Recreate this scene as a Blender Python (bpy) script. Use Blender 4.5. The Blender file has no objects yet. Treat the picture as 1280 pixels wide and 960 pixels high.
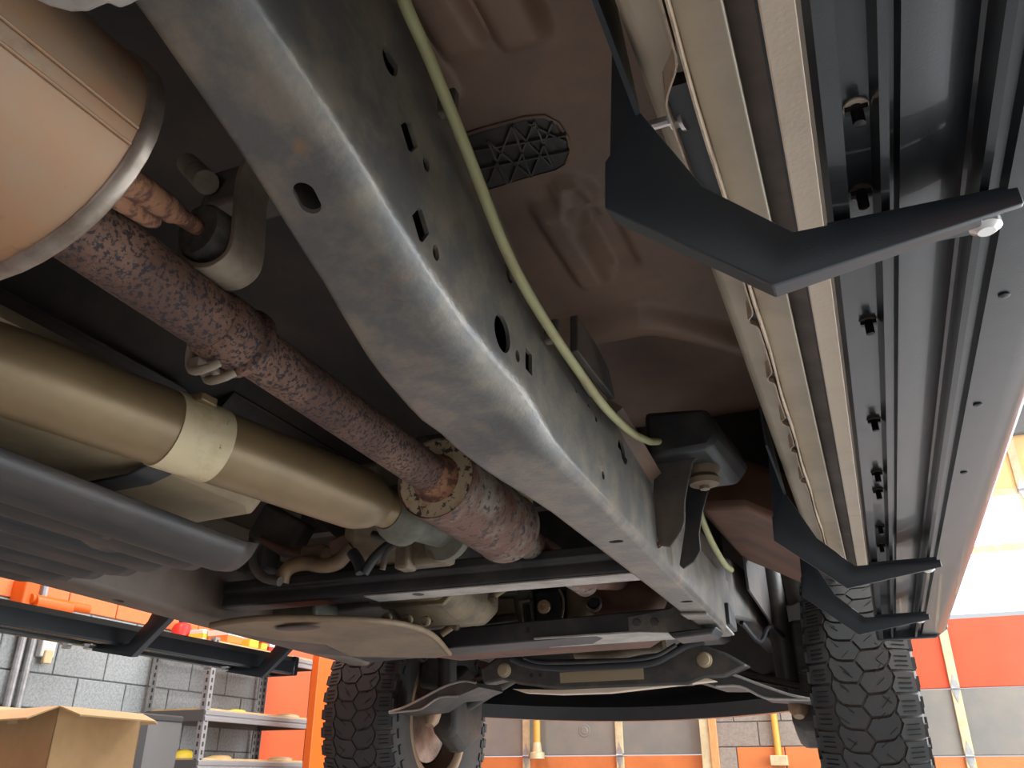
import bpy, bmesh, math, random
from mathutils import Vector as V, Matrix
from mathutils.noise import noise as pnoise
random.seed(7)
PI = math.pi
S = bpy.context.scene
COL = S.collection
# ------------------------------------------------------------------ camera, world, light, exposure
# camera model: forward (+Y) vanishes at pixel FV, verticals converge upwards, no roll
FPX, FV = 1040.0, (1118.0, 972.0)
def _cr(p): return V(((p[0]-640)/FPX, -(p[1]-480)/FPX, -1.0))
_y = _cr(FV).normalized()
_u = _y.cross(_cr((FV[0]-500, FV[1]))).normalized()
if _u.y < 0: _u = -_u
_x = _y.cross(_u)
RW = Matrix((_x, _y, _u))                 # camera space -> world
def at(p, X=None, Y=None, Z=None):
    r = RW @ _cr(p)
    t = X/r.x if X is not None else Y/r.y if Y is not None else Z/r.z
    return r*t
cam = bpy.data.cameras.new('camera'); camo = bpy.data.objects.new('camera', cam); COL.objects.link(camo)
cam.sensor_fit = 'HORIZONTAL'; cam.sensor_width = 36.0; cam.lens = FPX/1280*36.0
cam.clip_start = 0.02; cam.clip_end = 200
camo.matrix_world = RW.to_4x4()
S.camera = camo
S.view_settings.view_transform = 'Standard'; S.view_settings.look = 'None'
S.view_settings.gamma = 1.0; S.view_settings.use_curve_mapping = False
S.view_settings.exposure = -0.25
W = bpy.data.worlds.new('daylight'); S.world = W; W.use_nodes = True
bg = W.node_tree.nodes['Background']; bg.inputs[0].default_value = (0.88, 0.94, 1.0, 1); bg.inputs[1].default_value = 1.0
FLOOR = -1.0
def area(name, loc, target, sx, sy, power, color=(1, 1, 1)):
    L = bpy.data.lights.new(name, 'AREA'); L.shape = 'RECTANGLE'; L.size = sx; L.size_y = sy
    L.energy = power; L.color = color
    o = bpy.data.objects.new(name, L); COL.objects.link(o); o.location = loc
    o.rotation_euler = (V(target)-V(loc)).to_track_quat('-Z', 'Y').to_euler()
    return o
area('added_daylight_side', (4.2, 4.0, 0.75), (1.0, 3.4, -0.6), 5.6, 3.4, 900, (0.90, 0.96, 1.0))  # area light added for daylight from the right; its bay is unseen
area('added_fill_rear', (-0.6, -4.5, 0.3), (-0.6, 0, 0.1), 5.0, 2.4, 10, (1.0, 0.96, 0.92))  # weak fill light added behind the camera; its bay is unseen
# ------------------------------------------------------------------ materials
MATS = {}
def _lnk(nt, a, b): nt.links.new(a, b)
def mat(name, col, rough=0.5, metal=0.0, col2=None, scale=8.0, lo=0.4, hi=0.65, col3=None, scale3=30.0, lo3=0.55, hi3=0.62,
        bump=0.0, bscale=60.0, coat=0.0, rvar=0.0, stretch=None, rnd=0.0, spec=0.5):
    m = bpy.data.materials.new(name); m.use_nodes = True; nt = m.node_tree; N = nt.nodes
    b = N['Principled BSDF']; b.inputs['Metallic'].default_value = metal; b.inputs['Roughness'].default_value = rough
    b.inputs['Coat Weight'].default_value = coat; b.inputs['Specular IOR Level'].default_value = spec
    tc = N.new('ShaderNodeTexCoord'); vec = tc.outputs['Object']
    if stretch:
        mp = N.new('ShaderNodeMapping'); mp.inputs['Scale'].default_value = stretch
        _lnk(nt, vec, mp.inputs[0]); vec = mp.outputs[0]
    cur = None
    def layer(cur, c2, sc, l, h, det=6):
        n = N.new('ShaderNodeTexNoise'); n.inputs['Scale'].default_value = sc; n.inputs['Detail'].default_value = det
        n.inputs['Roughness'].default_value = 0.65; _lnk(nt, vec, n.inputs['Vector'])
        r = N.new('ShaderNodeMapRange'); r.inputs[1].default_value = l; r.inputs[2].default_value = h
        _lnk(nt, n.outputs[0], r.inputs[0])
        mx = N.new('ShaderNodeMix'); mx.data_type = 'RGBA'; _lnk(nt, r.outputs[0], mx.inputs[0])
        if cur is None: mx.inputs[6].default_value = (*col, 1)
        else: _lnk(nt, cur, mx.inputs[6])
        mx.inputs[7].default_value = (*c2, 1)
        return mx.outputs[2], r.outputs[0]
    fac = None
    if col2: cur, fac = layer(cur, col2, scale, lo, hi)
    if col3: cur, fac = layer(cur, col3, scale3, lo3, hi3, 4)
    if rnd:
        oi = N.new('ShaderNodeObjectInfo'); r = N.new('ShaderNodeMapRange')
        r.inputs[3].default_value = 1-rnd; r.inputs[4].default_value = 1+rnd
        _lnk(nt, oi.outputs['Random'], r.inputs[0])
        hs = N.new('ShaderNodeHueSaturation'); _lnk(nt, r.outputs[0], hs.inputs['Value'])
        if cur is None: hs.inputs['Color'].default_value = (*col, 1)
        else: _lnk(nt, cur, hs.inputs['Color'])
        cur = hs.outputs[0]
    if cur is None: b.inputs['Base Color'].default_value = (*col, 1)
    else: _lnk(nt, cur, b.inputs['Base Color'])
    if rvar and fac is not None:
        r = N.new('ShaderNodeMapRange'); r.inputs[3].default_value = rough; r.inputs[4].default_value = rough+rvar
        _lnk(nt, fac, r.inputs[0]); _lnk(nt, r.outputs[0], b.inputs['Roughness'])
    if bump:
        n = N.new('ShaderNodeTexNoise'); n.inputs['Scale'].default_value = bscale; n.inputs['Detail'].default_value = 5
        _lnk(nt, vec, n.inputs['Vector'])
        bp = N.new('ShaderNodeBump'); bp.inputs['Strength'].default_value = bump; bp.inputs['Distance'].default_value = 0.004
        _lnk(nt, n.outputs[0], bp.inputs['Height']); _lnk(nt, bp.outputs[0], b.inputs['Normal'])
    MATS[name] = m; return m
mat('frame_paint', (0.122, 0.119, 0.113), 0.34, 0.2, col2=(0.215, 0.185, 0.145), scale=16, lo=0.43, hi=0.62,
    col3=(0.26, 0.155, 0.09), scale3=19, lo3=0.62, hi3=0.78, bump=0.12, bscale=160, rvar=0.35)
mat('rail_brown', (0.105, 0.078, 0.062), 0.6, 0.0, col2=(0.17, 0.12, 0.09), scale=6, bump=0.15)
mat('black_paint', (0.028, 0.029, 0.031), 0.45, 0.1, col2=(0.075, 0.068, 0.06), scale=9, lo=0.45, hi=0.75, bump=0.15)
mat('dusty_black', (0.055, 0.05, 0.046), 0.6, 0.0, col2=(0.16, 0.125, 0.095), scale=7, lo=0.42, hi=0.72, bump=0.2)
mat('floor_pan', (0.20, 0.122, 0.082), 0.6, 0.0, col2=(0.11, 0.072, 0.055), scale=3.5, lo=0.4, hi=0.7, bump=0.12, bscale=140)
mat('shaded_underbody', (0.07, 0.062, 0.058), 0.7, 0.0, col2=(0.14, 0.095, 0.075), scale=4, lo=0.45, hi=0.7, bump=0.2)  # dark tone puts the shade of tunnel and far floor into the colour
mat('tan_paint', (0.30, 0.235, 0.165), 0.42, 0.0, col2=(0.27, 0.21, 0.15), scale=6, lo=0.45, hi=0.75, bump=0.03, bscale=150, coat=0.2)
mat('rocker_tan', (0.48, 0.405, 0.30), 0.5, 0.0, col2=(0.34, 0.28, 0.215), scale=7, lo=0.42, hi=0.75, bump=0.1)
mat('seam_sealer', (0.55, 0.42, 0.30), 0.5, 0.0, col2=(0.24, 0.13, 0.08), scale=25, lo=0.5, hi=0.7)
mat('brown_strip', (0.11, 0.08, 0.062), 0.6, 0.0, col2=(0.18, 0.13, 0.10), scale=12)
mat('beige_strip', (0.80, 0.66, 0.51), 0.45, 0.0, col2=(0.68, 0.55, 0.42), scale=9, lo=0.5, hi=0.8, bump=0.1, bscale=200)
mat('board_black', (0.016, 0.018, 0.021), 0.30, 0.0, col2=(0.022, 0.024, 0.027), scale=30, bump=0.05, bscale=700, coat=0.3)
mat('bracket_black', (0.024, 0.034, 0.042), 0.38, 0.0, bump=0.08, bscale=900)
mat('rust_pipe', (0.10, 0.048, 0.032), 0.75, 0.0, col2=(0.23, 0.125, 0.08), scale=7, lo=0.42, hi=0.66,
    col3=(0.03, 0.02, 0.023), scale3=190, lo3=0.50, hi3=0.57, bump=0.4, bscale=150)
mat('rust_bright', (0.33, 0.155, 0.08), 0.8, 0.0, col2=(0.12, 0.05, 0.032), lo=0.46, hi=0.56, scale=55, bump=0.4, bscale=90)
mat('rust_can', (0.145, 0.068, 0.044), 0.65, 0.1, col2=(0.25, 0.21, 0.165), scale=7, lo=0.45, hi=0.56,
    col3=(0.05, 0.03, 0.027), scale3=75, lo3=0.54, hi3=0.60, bump=0.35, bscale=110)
mat('rust_cap', (0.52, 0.42, 0.27), 0.6, 0.1, col2=(0.40, 0.22, 0.12), scale=20, lo=0.55, hi=0.7,
    col3=(0.07, 0.05, 0.05), scale3=60, lo3=0.53, hi3=0.58, bump=0.3)
mat('muffler_steel', (0.38, 0.20, 0.10), 0.5, 0.25, col2=(0.32, 0.235, 0.16), scale=7, lo=0.40, hi=0.64,
    col3=(0.20, 0.115, 0.075), scale3=26, lo3=0.62, hi3=0.8, bump=0.06, bscale=40)
mat('steel_rim', (0.36, 0.30, 0.25), 0.4, 0.7, col2=(0.2, 0.15, 0.11), scale=20)
mat('shaft_tan', (0.27, 0.185, 0.092), 0.42, 0.25, col2=(0.19, 0.13, 0.068), scale=6, lo=0.4, hi=0.7, bump=0.08, bscale=35)
mat('shaft_band', (0.66, 0.54, 0.33), 0.55, 0.0, col2=(0.50, 0.37, 0.19), scale=18, lo=0.5, hi=0.7,
    col3=(0.16, 0.10, 0.06), scale3=60, lo3=0.68, hi3=0.74, bump=0.2)
mat('tank_tan', (0.36, 0.275, 0.17), 0.55, 0.0, col2=(0.25, 0.185, 0.11), scale=6, bump=0.1)
mat('shield_black', (0.017, 0.0165, 0.0165), 0.5, 0.0, col2=(0.06, 0.042, 0.033), scale=5, lo=0.42, hi=0.7, bump=0.15, stretch=(3, 0.6, 1))
mat('bracket_cast', (0.30, 0.245, 0.18), 0.75, 0.0, col2=(0.19, 0.14, 0.10), scale=18, bump=0.3)
mat('dark_rubber', (0.06, 0.056, 0.048), 0.8, 0.0, col2=(0.16, 0.14, 0.11), scale=40, bump=0.2)
mat('alloy', (0.20, 0.148, 0.085), 0.6, 0.1, col2=(0.10, 0.074, 0.048), scale=14, bump=0.3)
mat('alloy_green', (0.17, 0.165, 0.125), 0.6, 0.3, col2=(0.085, 0.08, 0.07), scale=14, bump=0.3)
mat('tray_tan', (0.245, 0.17, 0.10), 0.6, 0.1, col2=(0.15, 0.105, 0.066), scale=5, stretch=(1, 1, 1), bump=0.15)
mat('heat_rust', (0.20, 0.098, 0.064), 0.7, 0.1, col2=(0.13, 0.068, 0.05), scale=9, bump=0.15)
mat('pale_steel', (0.52, 0.50, 0.46), 0.45, 0.5, col2=(0.34, 0.31, 0.28), scale=14)  # pale metal tone; on the control arms it paints edge highlights
mat('hose_green', (0.42, 0.40, 0.20), 0.55, 0.0, col2=(0.33, 0.24, 0.13), scale=12, lo=0.5, hi=0.8)
mat('zinc', (0.72, 0.70, 0.68), 0.28, 1.0)
mat('screw_black', (0.02, 0.018, 0.018), 0.4, 0.5)
mat('tyre_rubber', (0.045, 0.048, 0.05), 0.72, 0.0, col2=(0.055, 0.052, 0.048), scale=14, bump=0.15, bscale=250)
mat('tyre_groove', (0.012, 0.012, 0.012), 0.9)
mat('tyre_side', (0.05, 0.044, 0.04), 0.7, col2=(0.075, 0.06, 0.05), scale=10)
mat('rim_tan', (0.42, 0.28, 0.18), 0.5, 0.4)
mat('linkage', (0.065, 0.062, 0.058), 0.5, 0.3, col2=(0.14, 0.115, 0.09), scale=12, lo=0.45, hi=0.75, bump=0.2)
mat('label_tan', (0.36, 0.28, 0.17), 0.7)
mat('wire_black', (0.02, 0.02, 0.022), 0.5)
mat('pipe_tan', (0.25, 0.165, 0.09), 0.55, 0.1, col2=(0.17, 0.115, 0.07), scale=20)
# room
mat('concrete', (0.30, 0.315, 0.325), 0.26, 0.0, col2=(0.24, 0.255, 0.262), scale=1.5, bump=0.05, bscale=30)
mat('block_grey', (0.33, 0.35, 0.35), 0.9, 0.0, col2=(0.24, 0.255, 0.26), scale=60, lo=0.42, hi=0.62, bump=1.0, bscale=90, rnd=0.08)
mat('block_orange', (0.86, 0.23, 0.08), 0.7, 0.0, col2=(0.80, 0.20, 0.06), scale=50, bump=0.6, bscale=90, rnd=0.04)
mat('block_brown', (0.25, 0.215, 0.18), 0.9, 0.0, col2=(0.20, 0.165, 0.14), scale=40, bump=0.8, bscale=90, rnd=0.10)
mat('mortar', (0.17, 0.17, 0.17), 0.95, bump=0.4)
mat('ceiling_white', (0.7, 0.7, 0.68), 0.8)
mat('door_grey', (0.17, 0.168, 0.155), 0.45, 0.1, col2=(0.22, 0.20, 0.17), scale=2.2, bump=0.05)
mat('door_red', (0.62, 0.075, 0.025), 0.45, col2=(0.55, 0.065, 0.02), scale=3)
mat('door_orange', (0.55, 0.17, 0.05), 0.5, col2=(0.48, 0.14, 0.04), scale=3)
mat('door_yellow', (0.78, 0.52, 0.22), 0.6, col2=(0.70, 0.46, 0.20), scale=4)
mat('stile', (0.56, 0.48, 0.30), 0.5, 0.1, col2=(0.45, 0.36, 0.21), scale=12)
mat('jamb_wood', (0.66, 0.30, 0.12), 0.7, col2=(0.52, 0.22, 0.08), scale=12, stretch=(6, 6, 1))
mat('conduit_yellow', (0.55, 0.32, 0.055), 0.5)
mat('galv', (0.42, 0.43, 0.44), 0.45, 0.6, col2=(0.30, 0.31, 0.32), scale=20)
mat('shelf_steel', (0.33, 0.33, 0.33), 0.5, 0.5)
mat('shelf_dark', (0.10, 0.10, 0.10), 0.6, 0.2)
mat('ply', (0.66, 0.46, 0.22), 0.75, col2=(0.55, 0.36, 0.16), scale=10)
mat('cardboard', (0.56, 0.38, 0.19), 0.85, col2=(0.50, 0.33, 0.16), scale=6, bump=0.06)
mat('cardboard_in', (0.62, 0.45, 0.25), 0.85)
mat('tape', (0.66, 0.48, 0.27), 0.4)
mat('bin_black', (0.03, 0.03, 0.032), 0.5)
mat('bin_grey', (0.085, 0.082, 0.08), 0.6)
mat('post_orange', (0.70, 0.12, 0.008), 0.4)
mat('panel_red', (0.78, 0.12, 0.04), 0.5)
mat('white_paint', (0.78, 0.77, 0.74), 0.5)
mat('yellow_pack', (0.85, 0.66, 0.06), 0.5)
mat('red_plastic', (0.65, 0.03, 0.02), 0.4)
mat('orange_pack', (0.85, 0.25, 0.05), 0.5)
mat('steel_door', (0.2, 0.2, 0.2), 0.5, 0.5)
def emit(name, col, st):
    m = bpy.data.materials.new(name); m.use_nodes = True; b = m.node_tree.nodes['Principled BSDF']
    b.inputs['Base Color'].default_value = (*col, 1)
    b.inputs['Emission Color'].default_value = (*col, 1); b.inputs['Emission Strength'].default_value = st
    MATS[name] = m
emit('lamp_glow', (1.0, 0.97, 0.92), 9.0)  # diffuser glow of the added strip lights
emit('frosted_pane', (0.95, 0.97, 1.0), 4.0)     # daylight coming through frosted panes of the bay door
# ------------------------------------------------------------------ mesh helpers
PLOC = {}
def link(name, me, material, parent=None, kind=None, loc=None, label=None):
    o = bpy.data.objects.new(name, me); COL.objects.link(o)
    if material and not me.materials: me.materials.append(MATS[material])
    if loc is not None: o.location = loc
    if parent is not None:
        o.parent = parent; o.matrix_parent_inverse = Matrix.Translation(-PLOC[parent.name])
    PLOC[o.name] = V(o.location)
    if kind: o['kind'] = kind
    if label: o['label'] = label
    return o
def mesh(name, vs, fs, material, parent=None, smooth=35, bevel=0.0, bseg=2, kind=None, label=None, solid=0.0, sub=0):
    vs = [V(v) for v in vs]
    lo = V([min(v[i] for v in vs) for i in range(3)]); hi = V([max(v[i] for v in vs) for i in range(3)])
    c = (lo+hi)/2
    me = bpy.data.meshes.new(name); me.from_pydata([v-c for v in vs], [], fs); me.validate()
    bm = bmesh.new(); bm.from_mesh(me)
    if not solid: bmesh.ops.recalc_face_normals(bm, faces=bm.faces)
    bm.to_mesh(me); bm.free()
    if smooth:
        me.shade_smooth(); me.set_sharp_from_angle(angle=math.radians(smooth))
    o = link(name, me, material, parent, kind, c, label)
    if solid:
        md = o.modifiers.new('solid', 'SOLIDIFY'); md.thickness = solid; md.offset = 0
    if bevel:
        md = o.modifiers.new('bevel', 'BEVEL'); md.width = bevel; md.segments = bseg; md.limit_method = 'ANGLE'; md.angle_limit = math.radians(40)
    if sub:
        md = o.modifiers.new('sub', 'SUBSURF'); md.levels = sub; md.render_levels = sub
    return o
class MB:
    def __init__(s): s.v = []; s.f = []
    def add(s, vs, fs):
        n = len(s.v); s.v += [V(v) for v in vs]; s.f += [tuple(i+n for i in f) for f in fs]; return s
    def box(s, c, size, rot=None):
        c = V(c); h = [x/2 for x in size]; vs = []
        for dx in (-1, 1):
            for dy in (-1, 1):
                for dz in (-1, 1):
                    v = V((dx*h[0], dy*h[1], dz*h[2]))
                    if rot: v = rot @ v
                    vs.append(c+v)
        return s.add(vs, [(0, 1, 3, 2), (4, 6, 7, 5), (0, 4, 5, 1), (2, 3, 7, 6), (0, 2, 6, 4), (1, 5, 7, 3)])
    def bb(s, lo, hi): return s.box([(a+b)/2 for a, b in zip(lo, hi)], [b-a for a, b in zip(lo, hi)])
    def loft(s, rings, closed=True, caps=True):
        n = len(rings[0]); vs = [p for r in rings for p in r]; fs = []
        for i in range(len(rings)-1):
            for j in range(n if closed else n-1):
                k = (j+1) % n; fs.append((i*n+j, i*n+k, (i+1)*n+k, (i+1)*n+j))
        if caps and closed:
            fs.append(tuple(reversed(range(n)))); fs.append(tuple(range((len(rings)-1)*n, len(rings)*n)))
        return s.add(vs, fs)
    def prism(s, poly, vec):
        vec = V(vec); return s.loft([[V(p) for p in poly], [V(p)+vec for p in poly]])
    def tube(s, path, r, n=14, caps=True):
        path = [V(p) for p in path]; m = len(path)
        rs = r if isinstance(r, (list, tuple)) else [r]*m
        t0 = (path[1]-path[0]).normalized()
        a = t0.cross(V((0, 0, 1)));
        if a.length < 1e-3: a = t0.cross(V((1, 0, 0)))
        a.normalize(); rings = []
        for i, p in enumerate(path):
            t = (path[min(i+1, m-1)]-path[max(i-1, 0)]).normalized()
            a = (a-t*a.dot(t)).normalized(); b = t.cross(a)
            rings.append([p+(a*math.cos(2*PI*k/n)+b*math.sin(2*PI*k/n))*rs[i] for k in range(n)])
        return s.loft(rings, True, caps)
    def lathe(s, c, d, prof, n=24, caps=True, sx=1.0):
        c = V(c); d = V(d).normalized(); a = d.cross(V((0, 0, 1)))
        if a.length < 1e-3: a = d.cross(V((1, 0, 0)))
        a.normalize(); b = d.cross(a)
        return s.loft([[c+d*t+(a*math.cos(2*PI*k/n)*sx+b*math.sin(2*PI*k/n))*r for k in range(n)] for t, r in prof], True, caps)
    def hexbolt(s, c, d, r, h=None):
        h = h or r*0.8
        s.lathe(c, d, [(0, r*1.5), (r*0.22, r*1.5)], 16)
        return s.lathe(V(c)+V(d).normalized()*r*0.22, d, [(0, r), (h*0.85, r), (h, r*0.85)], 6)
    def build(s, name, material, parent=None, **k): return mesh(name, s.v, s.f, material, parent, **k)
def smooth_path(pts, n=8):
    pts = [V(p) for p in pts]; out = []
    P = [pts[0]*2-pts[1]]+pts+[pts[-1]*2-pts[-2]]
    for i in range(1, len(P)-2):
        for k in range(n):
            t = k/n; p0, p1, p2, p3 = P[i-1:i+3]
            out.append(0.5*((2*p1)+(p2-p0)*t+(2*p0-5*p1+4*p2-p3)*t*t+(3*p1-p0-3*p2+p3)*t**3))
    return out+[pts[-1]]
def thing(name, label, cat, loc, group=None):
    o = bpy.data.objects.new(name, None); COL.objects.link(o); o.location = loc; PLOC[o.name] = V(loc)
    o.empty_display_size = 0.1
    return tag(o, label, cat, group)
def tag(o, label, cat, group=None):
    o['label'] = label; o['category'] = cat
    if group: o['group'] = group
    return o
def dup(src, parent, offset, name=None):
    c = src.copy(); COL.objects.link(c)
    c.parent = parent
    if parent is not None: c.matrix_parent_inverse = Matrix.Translation(-PLOC[parent.name])
    c.location = V(src.location)+V(offset); PLOC[c.name] = V(c.location)
    return c
def boolean(o, cutters, op='DIFFERENCE'):
    for c in cutters:
        md = o.modifiers.new('cut', 'BOOLEAN'); md.object = c; md.operation = op; md.solver = 'EXACT'
    bpy.context.view_layer.update()
    dg = bpy.context.evaluated_depsgraph_get()
    me = bpy.data.meshes.new_from_object(o.evaluated_get(dg))
    o.modifiers.clear(); old = o.data; nm = old.name; o.data = me; bpy.data.meshes.remove(old); me.name = nm
    for c in cutters:
        m = c.data; bpy.data.objects.remove(c); bpy.data.meshes.remove(m)
    me.shade_smooth(); me.set_sharp_from_angle(angle=math.radians(32))
# ================================================================== THE ROOM
XL, YB = -4.75, 8.0            # block wall on the left, bay-door wall ahead
XR, YR, ZC = 4.3, -4.6, 3.6
m = MB(); m.bb((XL-0.3, YR-1.5, FLOOR-0.1), (XR+1.5, YB+0.4, FLOOR)); m.build('floor', 'concrete', kind='structure')
m = MB(); m.bb((XL-0.3, YR-0.2, ZC), (XR+0.3, YB+0.4, ZC+0.1)); m.build('ceiling', 'ceiling_white', kind='structure')
wl = MB().bb((XL-0.25, YR-0.2, FLOOR), (XL-0.012, YB+0.3, ZC)).build('wall_left', 'mortar', kind='structure')
# right and rear walls are out of view; their open bays are added for daylight
m = MB(); m.bb((XR, YR-0.2, 2.5), (XR+0.2, YB+0.3, ZC)); m.bb((XR, 7.0, FLOOR), (XR+0.2, YB+0.3, 2.5)); m.bb((XR, YR-0.2, FLOOR), (XR+0.2, 1.0, 2.5))
m.build('wall_right', 'block_brown', kind='structure')
m = MB(); m.bb((XL-0.2, YR-0.2, 1.7), (XR+0.2, YR, ZC)); m.bb((XL-0.2, YR-0.2, FLOOR), (-3.4, YR, 1.7)); m.bb((2.4, YR-0.2, FLOOR), (XR+0.2, YR, 1.7))
m.build('wall_rear', 'block_orange', kind='structure')
# left wall: each block laid in running bond
def block_mesh(name, sx, sy, sz, mt):
    mb = MB().box((0, 0, 0), (sx, sy, sz)); me = bpy.data.meshes.new(name); me.from_pydata(mb.v, [], mb.f)
    bm = bmesh.new(); bm.from_mesh(me); bmesh.ops.bevel(bm, geom=bm.edges[:], offset=0.004, segments=1, affect='EDGES'); bm.to_mesh(me); bm.free()
    me.materials.append(MATS[mt]); return me
bl = {k: block_mesh('block_'+k, 0.03, 0.392, 0.192, 'block_'+k) for k in ('grey', 'orange')}
Z0B = at((20, 838), X=XL).z
for i in range(-5, 8):
    z = Z0B+0.1+0.2*i
    k = 'orange' if i >= 2 else 'grey'
    for j in range(13):
        y = 2.95+0.4*j+(0.2 if i % 2 else 0.0)
        if y > YB-0.2: continue
        link('block', bl[k], None, wl, loc=V((XL-0.012+0.001*random.random(), y, z)))
m = MB(); m.bb((XL-0.012, YR-0.2, FLOOR), (XL+0.003, 2.6, 0.4+Z0B)); m.build('block_face', 'block_grey', wl)
m = MB(); m.bb((XL-0.012, YR-0.2, 0.4+Z0B), (XL+0.003, 2.6, ZC)); m.bb((XL-0.012, 2.6, Z0B+1.6), (XL+0.003, YB, ZC)); m.build('block_face', 'block_orange', wl)
# front wall: brick pier between two bay doors
DX0, DX1 = -1.42, 0.17
wf = MB().bb((DX0, YB+0.0, FLOOR), (DX1, YB+0.2, 2.75)).bb((XL-0.2, YB, 2.75), (XR+0.3, YB+0.2, ZC)).build('wall_front', 'mortar', kind='structure')
bb_ = block_mesh('block_brown', 0.392, 0.03, 0.192, 'block_brown'); bo_ = block_mesh('block_low', 0.392, 0.03, 0.192, 'door_orange')
bh_ = block_mesh('block_half', 0.192, 0.03, 0.192, 'block_brown')
zc = at((900, 934), Y=YB).z
for i in range(-5, 12):
    z = zc+0.1+0.2*i
    if z > 2.65 or z < FLOOR+0.1: continue
    for j in range(4):
        x = DX0+0.2+0.4*j-(0.2 if i % 2 else 0)
        if x < DX0+0.1: x = DX0+0.1; mm = bh_
        elif x > DX1-0.1: continue
        else: mm = bb_
        if z < 0.17 and mm is bb_: mm = bo_
        link('block', mm, None, wf, loc=V((x, YB-0.003+0.002*random.random(), z)))
def bay_door(name, x0, x1, secs, stiles, yy=YB+0.08):
    d = thing(name, None, None, ((x0+x1)/2, yy, FLOOR)); del d['label']; del d['category']; d['kind'] = 'structure'
    for (z0, z1, mt) in secs:
        if mt == 'pane':
            xs = [x0]+[s for s in stiles if x0 < s < x1]+[x1]
            for a, b in zip(xs[:-1], xs[1:]):
                MB().bb((a+0.03, yy, z0+0.03), (b-0.03, yy+0.01, z1-0.03)).build('pane', 'frosted_pane', d)
            MB().bb((x0, yy-0.015, z1-0.03), (x1, yy+0.03, z1+0.03)).build('door_rail', 'stile', d)
        else:
            p = MB().bb((x0, yy, z0+0.004), (x1, yy+0.04, z1-0.004)).build('door_section', mt, d, bevel=0.006)
    for s in stiles:
        for (z0, z1, mt) in secs:
            MB().bb((s-0.035, yy-0.03, z0+0.012), (s+0.035, yy, z1-0.012)).build('stile', 'stile', d, bevel=0.004)
    for s in stiles:
        for (z0, z1, mt) in secs[1:]:
            h = MB(); h.prism([(s, yy-0.036, z0-0.11), (s+0.035, yy-0.036, z0), (s, yy-0.036, z0+0.11), (s-0.035, yy-0.036, z0)], (0, 0.006, 0))
            h.tube([(s-0.03, yy-0.038, z0), (s+0.03, yy-0.038, z0)], 0.01, 8); h.build('hinge', 'galv', d)
    return d
zz = [at((1240, y), Y=YB+0.08).z for y in (945, 859, 770, 686, 617)]
secs2 = [(FLOOR, FLOOR+0.58, 'door_grey'), (FLOOR+0.58, zz[0], 'door_orange'), (zz[0], zz[1], 'door_grey'), (zz[1], zz[2], 'door_red'), (zz[2], zz[3], 'pane'), (zz[3], zz[4], 'pane'), (zz[4], 2.85, 'door_yellow')]
bay_door('door_2', DX1, 4.2, secs2, [0.58, 1.43, 2.28, 3.13])
secs1 = [(FLOOR, FLOOR+0.58, 'door_grey'), (FLOOR+0.58, 0.185, 'door_orange'), (0.185, 0.75, 'door_grey'), (0.75, 1.3, 'door_red'), (1.3, 1.85, 'pane'), (1.85, 2.4, 'pane'), (2.4, 2.85, 'door_yellow')]
d1 = bay_door('door_1', XL, DX0, secs1, [-4.12, -3.2, -2.28])
MB().bb((DX0-0.10, YB-0.02, FLOOR), (DX0-0.02, YB+0.12, 2.75)).build('jamb', 'stile', d1)
MB().lathe((-2.62, YB+0.082, 0.40), (0, -1, 0), [(0, 0.06), (0.006, 0.055), (0.006, 0.035), (0.01, 0.03)], 20).build('lock_plate', 'door_grey', d1)
tr = MB().bb((DX0-0.02, YB-0.04, FLOOR), (DX0+0.05, YB+0.1, 2.75)).build('trim_1', 'jamb_wood', kind='structure', bevel=0.006)
p = thing('conduit_pipe', 'yellow painted conduit pipe fixed to the block pier between the bay doors', 'pipe', (-0.87, YB-0.04, FLOOR))
MB().tube([(-0.87, YB-0.045, 0.16), (-0.87, YB-0.045, 2.7)], 0.028, 12).build('pipe', 'conduit_yellow', p)
MB().bb((-0.94, YB-0.09, 0.09), (-0.80, YB-0.012, 0.17)).build('junction_box', 'stile', p, bevel=0.006)
p = thing('conduit_pipe', 'yellow painted pipe with pale foot standing before the grey bay door stiles', 'pipe', (-3.05, YB-0.04, FLOOR))
MB().tube([(-3.06, YB-0.02, 0.24), (-3.06, YB-0.02, 2.7)], 0.032, 12).build('pipe', 'conduit_yellow', p)
MB().lathe((-3.06, YB-0.02, 0.16), (0, 0, 1), [(0, 0.07), (0.05, 0.07), (0.06, 0.045), (0.14, 0.036)], 14).build('foot', 'stile', p)
# wall conduit and outlet on the left block wall
p = thing('wall_conduit', 'pair of galvanised conduits running up the grey block wall', 'conduit', (XL+0.04, 3.4, FLOOR))
yc = at((30, 815), X=XL+0.04).y
for dy in (-0.03, 0.04): MB().tube([(XL+0.04, yc+dy, FLOOR), (XL+0.04, yc+dy, 2.6)], 0.022, 10).build('conduit', 'galv', p)
MB().bb((XL+0.005, yc-0.07, 0.2), (XL+0.03, yc+0.08, 0.23)).build('clamp', 'galv', p)
q = at((58, 809), X=XL+0.03)
p = thing('wall_outlet', 'small pale electrical outlet box on the grey block wall', 'outlet', q)
MB().box(q, (0.05, 0.10, 0.12)).build('outlet_box', 'white_paint', p, bevel=0.008)
MB().box(q+V((0.026, -0.0, -0.06)), (0.03, 0.06, 0.08)).build('plug', 'tape', p, bevel=0.008)
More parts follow.
